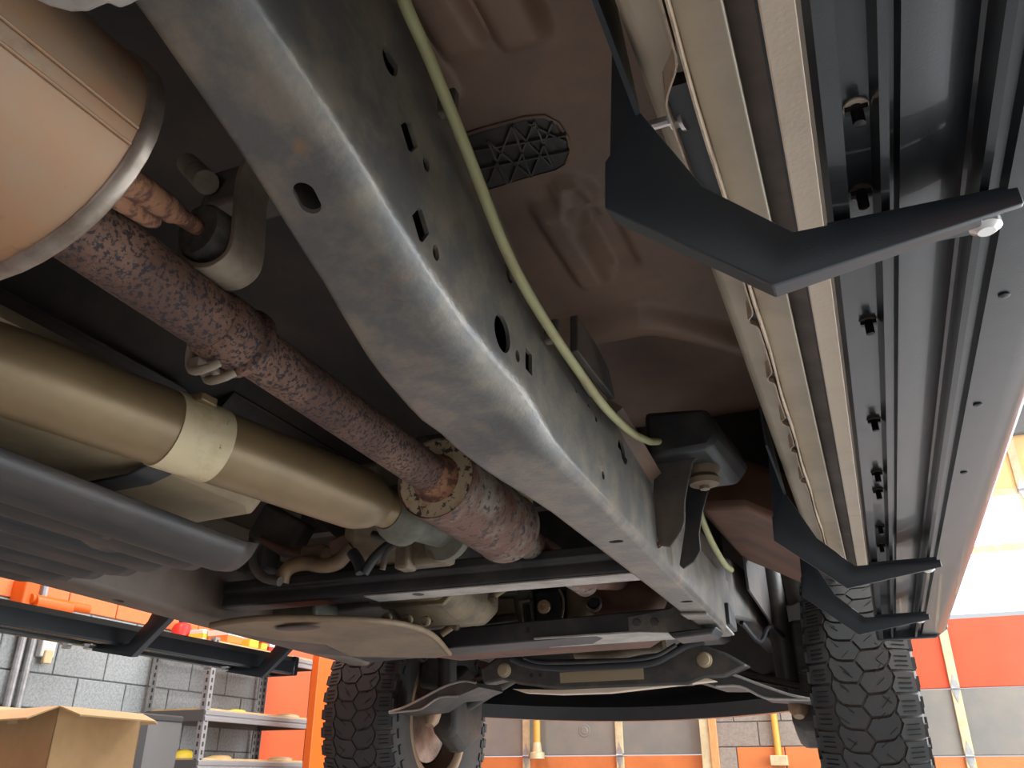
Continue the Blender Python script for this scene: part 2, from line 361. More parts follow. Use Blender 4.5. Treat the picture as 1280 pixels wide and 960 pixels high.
# orange fixture (hydraulic arm) on orange wall
q0, q1 = at((38, 748), X=XL+0.12), at((110, 762), X=XL+0.12)
p = thing('lift_fixture', 'orange painted steel lift fixture fixed on the orange wall', 'fixture', q0)
MB().box(q0+V((-0.06, 0, 0)), (0.12, 0.10, 0.22)).build('wall_bracket', 'post_orange', p, bevel=0.01)
MB().tube([q0, q1], 0.03, 12).build('arm_tube', 'post_orange', p)
MB().tube([q0+V((0, 0.02, -0.02)), q0+V((0, 0.28, -0.02))], 0.05, 12).build('sleeve', 'post_orange', p)
# ceiling strip lights, out of view, added to light the walls and floor
for i, (x, y) in enumerate([(-3.6, 2.6), (-3.6, 5.6), (2.2, 4.4), (2.4, 1.5), (-1.0, 6.4)]):
    p = thing('added_strip_light', 'added out-of-view white LED strip light on the ceiling '+('above the cardboard carton', 'above the steel shelf rack', 'beside the raised truck front fender', 'beside the raised truck cab door', 'before the block pier')[i], 'light', (x, y, ZC-0.02), 'added ceiling strip lights')
    MB().bb((x-0.08, y-0.7, ZC-0.06), (x+0.08, y+0.7, ZC-0.005)).build('housing', 'white_paint', p, bevel=0.01)
    MB().bb((x-0.06, y-0.68, ZC-0.085), (x+0.06, y+0.68, ZC-0.055)).build('diffuser', 'lamp_glow', p, bevel=0.01)
    L = area('added_strip_lamp', (x, y, ZC-0.1), (x, y, 0), 0.14, 1.36, 220 if x > 0 else 85, (1, 0.985, 0.96)); L.rotation_euler = (0, 0, 0)
# ------------------------------------------------------------------ shelf rack against the left wall
XS = -4.18
y0, y1 = at((256, 890), X=XS).y, at((390, 890), X=XS).y
sz = [at((258, 950), X=XS).z, at((258, 887), X=XS).z, at((390, 826), X=XS).z]
sz = [sz[0]-0.66, sz[0]-0.33, sz[0], sz[1], sz[2]]
rack = thing('shelf_rack', 'boltless steel shelf rack with plywood decks against the grey block wall', 'shelf', ((XS+XL)/2, (y0+y1)/2, FLOOR))
def rack_post(x, y, sx, sy):
    m = MB(); t = 0.004; w = 0.045
    m.bb((min(x, x+sx*w), y-t/2, FLOOR), (max(x, x+sx*w), y+t/2, sz[-1]+0.03))
    m.bb((x-t/2, min(y, y+sy*w), FLOOR), (x+t/2, max(y, y+sy*w), sz[-1]+0.03))
    o = m.build('post', 'shelf_steel', rack)
    s = MB(); z = 0.0
    while z < sz[-1]:
        for dz in (0,):
            s.box((x+sx*w/2, y-sy*0.0, z), (0.014, t+0.003, 0.028)); s.box((x, y+sy*w/2, z), (t+0.003, 0.014, 0.028))
        z += 0.05
    s.build('slots', 'bin_black', o, kind='stuff')
for (x, y, sx, sy) in ((XS, y0, -1, 1), (XS, y1, -1, -1), (XL+0.06, y0, 1, 1), (XL+0.06, y1, 1, -1)): rack_post(x, y, sx, sy)
for i, z in enumerate(sz):
    m = MB()
    for zz_ in (z-0.018, z-0.055):
        m.bb((XS-0.01, y0, zz_-0.014), (XS+0.012, y1, zz_+0.014))
    m.bb((XS-0.006, y0, z-0.07), (XS+0.004, y1, z)); m.build('front_beam', 'shelf_steel', rack, bevel=0.003)
    MB().bb((XL+0.05, y0, z-0.07), (XL+0.065, y1, z)).build('back_beam', 'shelf_dark', rack)
    for y in (y0, y1): MB().bb((XL+0.06, y-0.008, z-0.07), (XS, y+0.008, z)).build('side_beam', 'shelf_dark', rack)
    MB().bb((XL+0.06, y0+0.01, z-0.004), (XS-0.012, y1-0.01, z+0.012)).build('deck', 'ply', rack)
# things on the rack decks
def pack(name, label, cat, px, xw, zdeck, size, mt, mt2=None, rot=0.0):
    q = at(px, X=xw); p = thing(name, label, cat, (xw, q.y, zdeck))
    R = Matrix.Rotation(rot, 3, 'Z')
    MB().box((xw, q.y, zdeck+size[2]/2), size, R).build('carton', mt, p, bevel=0.008)
    MB().box((xw, q.y, zdeck+size[2]*0.55), (size[0]+0.004, size[1]+0.004, size[2]*0.3), R).build('label_band', mt2 or 'white_paint', p)
    return p
zt = sz[4]+0.012
pack('parts_box', 'white and orange parts box on the top rack deck', 'box', (283, 790), XS-0.1, zt, (0.18, 0.16, 0.13), 'orange_pack')
pack('parts_box', 'yellow parts box with white band on the top rack deck', 'box', (307, 797), XS-0.1, zt, (0.18, 0.10, 0.14), 'yellow_pack')
pack('parts_box', 'small yellow box next to the white banded yellow one on the rack', 'box', (320, 799), XS-0.1, zt, (0.18, 0.07, 0.11), 'yellow_pack', 'panel_red')
pack('parts_box', 'white parts box beside the red cap on the rack', 'box', (254, 785), XS-0.27, zt, (0.13, 0.12, 0.10), 'white_paint', 'yellow_pack')
pack('parts_box', 'small red and white box at the end of the top rack deck', 'box', (331, 802), XS-0.1, zt, (0.16, 0.08, 0.08), 'red_plastic')
xg = XL+0.14; q = at((228, 784), X=xg); yg = max(q.y, y0+0.09)
p = thing('gas_can', 'round red plastic can showing above the black step board', 'can', (xg, yg, zt))
hc_ = max(0.12, q.z+0.03-zt)
MB().lathe((xg, yg, zt), (0, 0, 1), [(0, 0.07), (hc_*0.75, 0.07), (hc_*0.93, 0.055), (hc_, 0.03)], 18).build('can_body', 'red_plastic', p)
MB().lathe((xg, yg, zt+hc_-0.004), (0, 0, 1), [(0, 0.03), (0.03, 0.03), (0.035, 0.024)], 14).build('cap', 'bin_black', p)
def rag(px, xw, z, r, mt, label, cat='rag', hk=0.3):
    q = at(px, X=xw); m = MB(); rings = []
    for k, (h, s) in enumerate(((0, 1), (0.5, 0.9), (0.85, 0.6), (1, 0.15))):
        rings.append([V((xw+math.cos(a)*r*s*(0.8+0.4*pnoise(V((a*2, k*.3, q.y)))), q.y+math.sin(a)*r*1.6*s*(0.8+0.5*pnoise(V((a*3, k*.3, 5)))), z+h*r*hk)) for a in [2*PI*i/14 for i in range(14)]])
    tag(m.loft(rings).build('folded_rag' if cat == 'rag' else 'paper_packet', mt, smooth=60), label, cat)
rag((298, 879), XS-0.08, sz[3]+0.012, 0.06, 'yellow_pack', 'crumpled yellow rag on the middle rack deck')
rag((362, 881), XS-0.10, sz[3]+0.012, 0.09, 'stile', 'pale crumpled paper packet on the middle rack deck', 'packet')
rag((230, 940), XL+0.20, sz[2]+0.012, 0.07, 'yellow_pack', 'bright yellow rag on the lower deck beside the black bin', hk=0.9)
rag((352, 943), XS-0.10, sz[2]+0.012, 0.09, 'tape', 'tan paper packet on the lower rack deck', 'packet')
rag((275, 944), XS-0.10, sz[2]+0.012, 0.08, 'ply', 'brown paper packet on the lower rack deck by the front post', 'packet')
# red panel leaning behind the rack, orange column
ya, yb = at((330, 880), X=XL+0.05).y, at((400, 880), X=XL+0.05).y
p = thing('wall_panel', 'flat red panel standing against the block wall behind the rack', 'panel', (XL+0.04, (ya+yb)/2, FLOOR))
MB().bb((XL+0.02, ya, FLOOR), (XL+0.05, yb, 1.15)).build('sheet', 'panel_red', p, bevel=0.004)
MB().bb((XL+0.05, ya, 1.12), (XL+0.065, yb, 1.15)).build('top_trim', 'post_orange', p)
XC = -3.75
ya, yb = at((392, 900), X=XC).y, at((418, 900), X=XC).y
p = thing('steel_column', 'bright orange steel column standing behind the left tyre', 'column', (XC, (ya+yb)/2, FLOOR))
MB().bb((XC-0.06, ya, FLOOR+0.02), (XC, yb, 3.4)).build('web', 'post_orange', p, bevel=0.006)
MB().bb((XC-0.12, yb-0.01, FLOOR+0.02), (XC+0.0, yb+0.03, 3.4)).build('flange', 'jamb_wood', p, bevel=0.004)
MB().bb((XC-0.2, ya-0.1, FLOOR), (XC+0.14, yb+0.1, FLOOR+0.02)).build('base_plate', 'post_orange', p)
q = at((428, 945), X=-3.3)
p = thing('shop_light', 'white clamp lamp reflector hanging beside the left tyre', 'lamp', q)
MB().lathe(q, (0.6, -0.6, 0.3), [(0, 0.03), (0.03, 0.06), (0.09, 0.10), (0.10, 0.103), (0.09, 0.097), (0.03, 0.05)], 20).build('reflector', 'white_paint', p)
MB().tube([q, q+V((0, 0, -0.3)), (q.x, q.y, FLOOR)], 0.012, 8).build('stand', 'bin_black', p)
MB().lathe((q.x, q.y, FLOOR), (0, 0, 1), [(0, 0.14), (0.02, 0.14), (0.03, 0.03)], 16).build('base', 'bin_black', p)
# ------------------------------------------------------------------ open cardboard carton (tall) and black bin
ZB = 0.25
c0 = at((74, 884), Z=ZB); cw = at((178, 894), Z=ZB); cl = c0+V((-0.50, 0.10, 0))
ey = (cw-c0); ey.z = 0; ex = (cl-c0); ex.z = 0
bx = thing('cardboard_carton', 'tall open brown cardboard carton with flaps folded out', 'carton', (c0.x-0.2, c0.y+0.3, FLOOR))
base = [c0, c0+ey, c0+ey+ex, c0+ex]
m = MB(); n_ = 4; T = 0.006
def quad(a, b, c_, d_): return [a, b, c_, d_]
for i in range(4):
    a, b = base[i], base[(i+1) % 4]; nrm = (b-a).cross(V((0, 0, 1))).normalized()
    lo_ = lambda v: V((v.x, v.y, FLOOR))
    inn = ((base[0]+base[2])/2-(a+b)/2); inn.z = 0; inn.normalize()
    MB().prism([lo_(a), lo_(b), b, a], inn*T).build('side_panel', 'cardboard', bx, smooth=0)
    out = -inn; fl = out*0.13+V((0, 0, (-0.035, -0.03, 0.03, -0.05)[i]))
    d = (b-a).normalized()*0.02
    MB().prism([a, b, b+fl-d, a+fl+d], V((0, 0, 0.006))).build('flap', 'cardboard_in', bx, smooth=0)
MB().prism([V((p_.x, p_.y, FLOOR+0.002)) for p_ in base], V((0, 0, 0.01))).build('bottom', 'cardboard', bx)
a = c0+ex*0.55
MB().prism([a+V((0, 0, -0.005)), a+ex*0.16+V((0, 0, -0.005)), a+ex*0.16+V((0, 0, -0.05)), a+V((0, 0, -0.05))], -ey.normalized()*0.003).build('tape_strip', 'tape', bx, smooth=0)
b0, b1 = at((186, 893), X=-3.62), at((228, 895), X=-3.62)
zb2 = b0.z; b1.z = zb2
bn = thing('waste_bin', 'tall black plastic bin with grey side beside the carton', 'bin', (b0.x, b0.y+0.2, FLOOR))
dv = b1-b0; dv.z = 0; dn = V((-dv.y, dv.x, 0)).normalized()*0.34
def taper(p_, k, z): c_ = b0+dv/2+dn/2; return V((c_.x+(p_.x-c_.x)*k, c_.y+(p_.y-c_.y)*k, z))
cs = [b0-dv*0.35, b1, b1+dn, b0-dv*0.35+dn]
m = MB(); m.loft([[taper(p_, 0.86, FLOOR) for p_ in cs], [taper(p_, 1, zb2) for p_ in cs]], True, False)
m.f.append((3, 2, 1, 0)); m.build('bin_body', 'bin_grey', bn, solid=0.008)
m = MB(); m.prism([taper(p_, 1.05, zb2-0.03) for p_ in cs], V((0, 0, 0.035))); m.build('lid', 'bin_black', bn, bevel=0.008)
m = MB(); m.prism([taper(cs[0], 1.012, FLOOR+0.1)+V((0,0,0)), taper(cs[0]+dv*0.35, 1.012, FLOOR+0.1), taper(cs[0]+dv*0.35, 1.012, zb2-0.03), taper(cs[0], 1.012, zb2-0.03)], -dn.normalized()*0.008)
m.build('front_panel', 'bin_black', bn)
# ================================================================== THE PICKUP TRUCK (raised), one thing
XM = -0.86                                     # centre plane of the truck
def mir(x): return 2*XM-x
def mirp(p): p = V(p); return V((mir(p.x), p.y, p.z))
def mirb(m, dz=0.0):
    n = MB(); n.v = [mirp(v)+V((0, 0, dz)) for v in m.v]; n.f = [tuple(reversed(f)) for f in m.f]; return n
TR = thing('pickup_truck', 'tan pickup truck raised overhead, seen from below with black side steps', 'truck', (XM, 1.5, -0.22))
def both(mb, name, mt, label=None, **k):
    a = mb.build(name, mt, TR, label=label, **k); b = mirb(mb).build(name, mt, TR, **k); return a, b
# ------------------------------------------------------------------ ladder frame rails
def interp(tab, y):
    if y <= tab[0][0]: return tab[0][1]
    for (a, va), (b, vb) in zip(tab[:-1], tab[1:]):
        if y <= b: t = (y-a)/(b-a); return va+(vb-va)*t
    return tab[-1][1]
ZBt = [(-0.6, 0.575), (0.0, 0.522), (0.29, 0.466), (0.402, 0.442), (0.51, 0.406), (0.573, 0.390), (0.641, 0.377), (0.72, 0.371), (0.80, 0.366), (0.86, 0.350), (0.93, 0.346), (1.02, 0.346), (1.437, 0.335), (2.18, 0.317)]
ZTt = [(-0.6, 0.80), (0.0, 0.755), (0.3, 0.71), (0.478, 0.67), (0.654, 0.626), (0.797, 0.566), (0.96, 0.536), (1.318, 0.513), (2.18, 0.52)]
XIt = [(-0.6, -0.385), (0.26, -0.39), (0.4, -0.40), (0.53, -0.407), (0.66, -0.427), (0.77, -0.438), (0.87, -0.42), (1.1, -0.399), (1.55, -0.383), (2.2, -0.367)]
RRt = [(-0.6, 0.022), (0.4, 0.024), (0.62, 0.032), (0.78, 0.036), (0.88, 0.022), (1.02, 0.014), (2.2, 0.012)]
XO = -0.31
def rail_ring(y, ins=0.0):
    zb, zt, xi, r = interp(ZBt, y)+ins, interp(ZTt, y)-ins, interp(XIt, y)+ins, interp(RRt, y)
    xo = XO-ins; h = zt-zb; zs = zb+h*0.66
    p = [(xo-0.012, zt), (xo-0.004, zt-0.012), (xo-0.004, zs+0.006), (xo, zs), (xo, zb+r)]
    for k in range(1, 6):
        a = k/6*PI/2; p.append((xo-r+r*math.cos(a), zb+r-r*math.sin(a)))
    r2 = 0.012
    p += [(xo-r, zb), (xi+r2, zb)]
    for k in range(1, 4):
        a = k/4*PI/2; p.append((xi+r2-r2*math.sin(a), zb+r2-r2*math.cos(a)))
    p += [(xi, zb+r2), (xi, zt)]
    return [V((x, y, z)) for x, z in p]
ys = [-0.6, -0.3, 0.0, 0.15]+[0.25+0.035*i for i in range(24)]+[1.1, 1.2, 1.3, 1.45, 1.6, 1.8, 2.0, 2.12, 2.18]
rail = MB().loft([rail_ring(y) for y in ys])
def make_rail(mb, dz=0.0, mirrored=False, mt='frame_paint', label=None):
    o = (mirb(mb, dz) if mirrored else mb).build('frame_rail', mt, TR, label=label)
    inn = MB().loft([rail_ring(y, 0.0045) for y in ys[:-1]]+[rail_ring(2.172, 0.0045)])
    cut = [(mirb(inn, dz) if mirrored else inn).build('c', 'wire_black')]
    return o, cut
ro, cuts = make_rail(rail, label='grey painted boxed frame rail with punched holes and rust stains')
hc = MB()
def web_hole(px, hh, shape='o', asp=1.0):
    c = at(px, X=XO); rz = abs(at((px[0], px[1]-hh), X=XO).z-at((px[0], px[1]+hh), X=XO).z)/2*0.92
    ry = rz*asp
    if shape == 'o': pts = [(math.cos(2*PI*k/20), math.sin(2*PI*k/20)) for k in range(20)]
    elif shape == 'd': pts = [(-1.15, -0.05), (-0.35, 0.9), (0.05, 1.0), (1.15, 0.05), (0.35, -0.9), (-0.05, -1.0)]
    else: pts = [(-0.8, -0.9), (-0.9, -0.8), (-0.9, 0.8), (-0.8, 0.9), (0.8, 0.9), (0.9, 0.8), (0.9, -0.8), (0.8, -0.9)]
    hc.prism([V((XO-0.03, c.y+a*ry, c.z+b*rz)) for a, b in pts], (0.06, 0, 0))
for px, hh, sh, asp in [((488, 75), 19, 'o', 0.9), ((512, 170), 21, 'd', 0.85), ((533, 205), 10, 'o', 0.8), ((526, 281), 23, 'd', 0.8), ((545, 316), 10.5, 'o', 0.8),
                        ((637, 341), 13, 'o', 0.8), ((628, 417), 24, 'o', 1.0), ((647, 445), 8, 'o', 0.85), ((661, 452), 16, 's', 0.75),
                        ((739, 508), 4, 'o', 1), ((745, 523), 4.5, 'o', 1), ((720, 487), 4, 'o', 1), ((780, 564), 16, 'o', 0.95), ((754, 594), 5.5, 'o', 1)]:
    web_hole(px, hh, sh, asp)
def bot_hole(px, ra, rb, ang=0.0):
    c = at(px, Z=0.4)
    for _ in range(12): c = at(px, Z=interp(ZBt, c.y))
    pts = []
    for k in range(24):
        a = 2*PI*k/24; u, v = rb*math.cos(a), rb*math.sin(a)+(ra-rb)*(1 if math.sin(a) >= 0 else -1)
        pts.append(V((c.x+u*math.cos(ang)-v*math.sin(ang), c.y+u*math.sin(ang)+v*math.cos(ang), c.z-0.03)))
    hc.prism(pts, (0, 0, 0.06))
bot_hole((384, 248), 0.0145, 0.0095, 0.15); bot_hole((770, 677), 0.012, 0.0075, PI/2); bot_hole((858, 752), 0.013, 0.009, PI/2)
cuts.append(hc.build('c', 'wire_black'))
boolean(ro, cuts)
m = MB()                                       # folded reinforcement under the front end of the rail
m.prism([V((XO-0.006, 1.86, 0.318)), V((-0.370, 1.84, 0.319)), V((-0.366, 1.90, 0.317)), V((XO-0.006, 1.92, 0.317))], (0, 0, 0.006))
m.build('reinforcement', 'frame_paint', ro, bevel=0.002)
m = MB(); m.loft([[V((x, y, z)) for x, z in ((XO-0.005, b), (XO-0.005, t), (-0.372, t), (-0.372, b))] for y, b, t in ((2.12, 0.33, 0.51), (2.3, 0.38, 0.54), (2.7, 0.43, 0.58), (3.6, 0.43, 0.58))])
m.build('front_horn', 'dusty_black', ro, bevel=0.008)
lo_, cl_ = make_rail(rail, -0.022, True, 'rail_brown', 'brown dusty frame rail of the far side')
hc = MB()
for y in (1.25, 1.55, 0.95):
    hc.prism([V((mir(-0.35)+0.011*math.cos(a), y+0.016*math.sin(a), 0.28)) for a in [2*PI*k/16 for k in range(16)]], (0, 0, 0.07))
cl_.append(hc.build('c', 'wire_black')); boolean(lo_, cl_)
mirb(m, -0.022).build('front_horn', 'dusty_black', lo_, bevel=0.008)
# white paint pen marks / tag on the rail
q = [at(p_, X=XO+0.001) for p_ in ((709, 452), (714, 455), (740, 494), (737, 496))]
MB().prism(q, (0.001, 0, 0)).build('paint_mark', 'pale_steel', ro)
# ------------------------------------------------------------------ yellow-green hose along the rail
def hpath(pts, X): return smooth_path([at(p_, X=X) for p_ in pts], 6)
hp = hpath([(498, -40), (505, 0), (532, 62), (560, 130), (590, 205), (622, 288), (652, 352), (688, 412), (722, 462), (757, 510), (790, 541), (812, 552)], -0.292)+[at((828, 552), X=-0.285), at((838, 545), X=-0.275)]
h = MB().tube(hp, 0.0062, 12).build('brake_hose', 'hose_green', TR, smooth=60, label='yellow-green plastic hose clipped along the frame rail')
h2 = MB().tube(smooth_path([at(p_, X=-0.285) for p_ in ((872, 628), (878, 650), (890, 678), (905, 704), (914, 712))], 6), 0.007, 10).build('brake_hose', 'hose_green', TR, smooth=60)
for px in ((560, 130), (690, 415)):
    c = at(px, X=-0.298); MB().box(c, (0.02, 0.012, 0.03)).build('hose_clip', 'dusty_black', h, bevel=0.003)
# ------------------------------------------------------------------ body floor
def floor_patch(name, x0, x1, y0_, y1_, fn, nx, ny, mt, label=None):
    vs = []; fs = []
    for j in range(ny+1):
        for i in range(nx+1):
            x = x0+(x1-x0)*i/nx; y = y0_+(y1_-y0_)*j/ny; vs.append((x, y, fn(x, y)))
    for j in range(ny):
        for i in range(nx):
            a = j*(nx+1)+i; fs.append((a, a+1, a+nx+2, a+nx+1))
    return mesh(name, vs, fs, mt, TR, smooth=50, label=label, solid=0.003)
def sst(a, b, t): t = max(0, min(1, (t-a)/(b-a))); return t*t*(3-2*t)
def bead(x, y, cx, ya, yb, w, h):
    d = 1-sst(w*0.4, w, abs(x-cx)); e = sst(ya-w, ya, y)*(1-sst(yb, yb+w, y)); return h*d*e
ZF = 0.69
c1, c2 = at((718, 238), Z=ZF), at((737, 266), Z=ZF)
def pan_z(x, y):
    z = ZF
    z -= bead(x, y, -0.285, 0.30, 0.55, 0.035, 0.022)+bead(x, y, -0.225, 0.28, 0.56, 0.035, 0.026)+bead(x, y, -0.35, 0.3, 0.6, 0.035, 0.02)
    z -= bead(x, y, -0.30, 0.86, 1.04, 0.03, 0.02)+bead(x, y, -0.245, 0.88, 1.02, 0.028, -0.014)
    for c_ in (c1, c2):
        d = math.hypot(x-c_.x, y-c_.y); z -= 0.012*(1-sst(0.022, 0.032, d))-0.008*(1-sst(0.008, 0.016, d))
    yl = 1.18+1.7*max(0, x+0.26)**1.25
    z += 0.05*sst(yl+0.03, yl+0.075, y)-0.028*sst(yl-0.05, yl-0.01, y)*(1-sst(yl+0.02, yl+0.05, y))
    z += 0.16*sst(1.7, 2.2, y)
    z -= 0.03*sst(-0.13, -0.08, x)*(1-sst(1.2, 1.4, y))
    return z
floor_patch('floor_pan', -0.56, -0.075, -0.5, 2.2, pan_z, 90, 220, 'floor_pan', 'brown pressed floor pan with stamped beads')
floor_patch('tunnel_panel', -1.24, -0.54, -0.5, 2.2, lambda x, y: 0.70+0.13*sst(0, 0.12, 0.35-abs(x+0.86)), 40, 20, 'shaded_underbody')  # tunnel shade comes from this dark colour
floor_patch('floor_pan', mir(-0.56), mir(-0.075), -0.5, 2.2, lambda x, y: pan_z(mir(x), y), 30, 60, 'shaded_underbody')
MB().bb((mir(-0.09), 2.15, 0.7), (-0.09, 2.2, 1.25)).build('firewall', 'shaded_underbody', TR)
both(MB().prism([(-0.285, 2.35, 0.46), (-0.285, 3.55, 0.42), (-0.285, 3.55, 1.0), (-0.285, 2.2, 1.0)], (0.006, 0, 0)), 'inner_fender', 'shaded_underbody')
MB().bb((mir(-0.02), 3.44, 0.33), (-0.02, 3.5, 0.95)).build('radiator_support', 'shaded_underbody', TR, bevel=0.01)
# ribbed oval access cover in the floor
zc_ = ZF-0.006
oc = [at(p_, Z=zc_) for p_ in ((568, 176), (600, 165), (655, 150), (680, 148), (697, 157), (709, 175), (712, 190), (706, 206), (694, 213), (660, 222), (612, 237), (590, 225))]
co = MB().prism(oc, (0, 0, 0.012)).build('access_cover', 'shield_black', TR, bevel=0.003, label='black oval plastic cover with crossed ribs')
def rib(a, b, w=0.004):
    a, b = at(a, Z=zc_-0.004), at(b, Z=zc_-0.004); d = (b-a).normalized(); n = V((-d.y, d.x, 0))*w/2
    return [a-n, b-n, b+n, a+n]
for a, b in [((590, 190), (708, 170)), ((600, 212), (712, 190)), ((610, 178), (634, 230)), ((640, 158), (664, 222)), ((668, 152), (692, 212)), ((610, 178), (664, 222)), ((640, 158), (610, 232)),
             ((640, 158), (692, 212)), ((668, 152), (638, 229)), ((660, 155), (708, 178)), ((690, 155), (664, 222))]:
    MB().prism(rib(a, b, 0.0022), (0, 0, 0.006)).build('rib', 'linkage', co)
rim = [p_*1.0 for p_ in oc]; cc = sum(oc, V())/len(oc)
m = MB(); m.loft([[p_ for p_ in oc], [cc+(p_-cc)*1.05+V((0, 0, 0.002)) for p_ in oc], [cc+(p_-cc)*1.05+V((0, 0, 0.01)) for p_ in oc]], True, False); m.build('cover_rim', 'floor_pan', co)
# ------------------------------------------------------------------ rocker, pinch weld and the strips beside it
YA, YZ = -0.6, 2.28
SK = 1.22                                      # sill sits this much higher than first read along the same sight lines
def sc(prof): return [(x*SK, z*SK) for x, z in prof]
def extr(prof, y0_, y1_, closed=True): return MB().loft([[V((x, y0_, z)) for x, z in prof], [V((x, y1_, z)) for x, z in prof]], closed, closed)
rk, _ = both(extr([(-0.056, 0.454), (-0.083, 0.468), (-0.090, 0.485), (-0.095, 0.55), (-0.10, 0.66), (-0.06, 0.67), (-0.03, 0.62), (-0.043, 0.468)], YA, 2.05), 'rocker_panel', 'rocker_tan', 'tan painted inner sill', bevel=0.006)
both(extr(sc([(-0.0425, 0.368), (-0.016, 0.362), (-0.016, 0.40), (-0.0425, 0.40)]), YA, 2.2), 'sill_strip', 'rocker_tan', bevel=0.002)
both(extr(sc([(-0.016, 0.376), (-0.0005, 0.372), (-0.0005, 0.40), (-0.016, 0.40)]), YA, 2.2), 'sill_channel', 'brown_strip')
sp = 1.34*SK
bs, _ = both(extr(sc([(0.0005, 0.361), (0.019, 0.361), (0.0205, 0.364), (0.0205, 0.40), (0.0005, 0.40)]), YA, sp-0.002), 'sill_cladding', 'beige_strip', 'pale beige sill cladding strip', bevel=0.0015)
both(extr(sc([(0.0005, 0.3615), (0.019, 0.3615), (0.0205, 0.3645), (0.0205, 0.40), (0.0005, 0.40)]), sp, 2.12), 'sill_cladding', 'beige_strip', bevel=0.0015)
MB().bb((0.0008, sp-0.003, 0.364*SK), (0.02*SK, sp+0.001, 0.39*SK)).build('joint', 'wire_black', bs)
MB().bb((-0.0014, YA, 0.362*SK), (0.0007, 2.1, 0.39*SK)).build('gap_seal', 'wire_black', bs)
nt_ = [at(p_, X=-0.045*SK).y for p_ in ((947, 408), (970, 488), (985, 533), (997, 578), (1010, 625))]
def weld(off, amp, zlo):
    vs = []; n = 330
    for i in range(n+1):
        y = YA+(2.2-YA)*i/n; x = off+0.0008*math.sin(y*23)
        x -= amp*sst(0.42, 0.465, y)*(1-sst(0.57, 0.63, y))
        for yn in nt_: x -= amp*0.42*sst(yn-0.016, yn-0.006, y)*(1-sst(yn+0.006, yn+0.016, y))
        vs.append((x, y))
    m = MB(); m.loft([[V((x-0.0008, y, zlo)), V((x+0.0008, y, zlo)), V((x+0.0008, y, 0.46)), V((x-0.0008, y, 0.46))] for x, y in vs]); return m
pw = weld(-0.0425*SK, 0.0, 0.3535*SK).build('pinch_weld', 'seam_sealer', TR)
weld(-0.0455*SK, 0.016, 0.3565*SK).build('weld_flange', 'seam_sealer', pw)
mirb(weld(-0.0425*SK, 0.0, 0.3535*SK)).build('pinch_weld', 'seam_sealer', TR)
for yn in nt_: MB().box((-0.046*SK, yn, 0.3655*SK), (0.007, 0.016, 0.010)).build('notch', 'wire_black', pw)
MB().bb((-0.071, 0.455, 0.445), (-0.054, 0.61, 0.462)).build('slot', 'wire_black', pw)
# stud with nut by the first bracket
q = at((838, 150), Z=0.452); bd = MB(); d = V((-0.85, 0.15, 0.12)).normalized()
bd.lathe(q-d*0.012, d, [(0, 0.011), (0.003, 0.011)], 16); bd.lathe(q-d*0.009, d, [(0, 0.0075), (0.009, 0.0075)], 6); bd.lathe(q, d, [(0, 0.0042), (0.017, 0.0042), (0.018, 0.003)], 10)
bd.build('stud_nut', 'zinc', pw)
# ------------------------------------------------------------------ running boards with brackets
prof = [(0.018, 0.352), (0.0185, 0.318), (0.022, 0.3125), (0.0316, 0.3122), (0.0320, 0.331), (0.0475, 0.331), (0.0497, 0.314), (0.0545, 0.3138), (0.0563, 0.336), (0.0606, 0.336), (0.0625, 0.328),
        (0.093, 0.3305), (0.099, 0.334), (0.1015, 0.333), (0.103, 0.3125), (0.1075, 0.3115), (0.1105, 0.327), (0.1185, 0.327), (0.1205, 0.3185), (0.148, 0.3165), (0.164, 0.3185), (0.174, 0.3255),
        (0.1795, 0.336), (0.180, 0.350), (0.176, 0.362), (0.168, 0.368), (0.03, 0.368)]
YE = 2.34
def run_board(f, label, lab_end):
    rb = f(extr(prof, -0.55, YE)).build('running_board', 'board_black', TR, label=label, smooth=28, bevel=0.0)
    cap = MB().loft([[V((x, YE, z)) for x, z in [(0.016, 0.37), (0.016, 0.309), (0.15, 0.309), (0.182, 0.33), (0.182, 0.37)]],
                     [V((x, YE+0.025, z)) for x, z in [(0.018, 0.37), (0.020, 0.311), (0.15, 0.311), (0.18, 0.332), (0.18, 0.368)]],
                     [V((x, YE+0.035, z)) for x, z in [(0.026, 0.364), (0.028, 0.318), (0.146, 0.318), (0.17, 0.336), (0.17, 0.362)]]])
    f(cap).build('end_cap', 'board_black', rb, bevel=0.004)
    return rb
ident = lambda m: m
rbR = run_board(ident, 'black aluminium running board with ribbed underside along the near sill', '')
rbL = run_board(lambda m: mirb(m, -0.012), 'black running board along the far side of the truck', '')
# screws hanging in the inner groove
sy = [at(p_, Z=0.331).y for p_ in ((1070, 132), (1073, 238), (1084, 400), (1090, 524), (1093, 590), (1095, 612), (1097, 657), (1099, 680), (1101, 712))]
first = None
for y in sy:
    m = MB(); m.lathe((0.0405, y, 0.331), (0, 0, -1), [(0, 0.0068), (0.0012, 0.0068), (0.0012, 0.005)], 16)
    s_ = m.build('screw_washer', 'beige_strip' if y < 0.45 else 'steel_rim', rbR)
    m = MB(); m.lathe((0.0405, y, 0.331), (0, 0, -1), [(0, 0.0034), (0.013, 0.0034), (0.0135, 0.002)], 10); m.box((0.0405, y, 0.3285), (0.012, 0.004, 0.004))
    m.build('screw', 'screw_black', rbR)
for px in ((1255, 368), (1222, 505), (1205, 590)):
    c = at(px, Z=0.318); MB().lathe((min(c.x, 0.15), c.y, 0.320), (0, 0, -1), [(0, 0.004), (0.0035, 0.004), (0.0045, 0.002)], 12).build('screw', 'board_black', rbR)
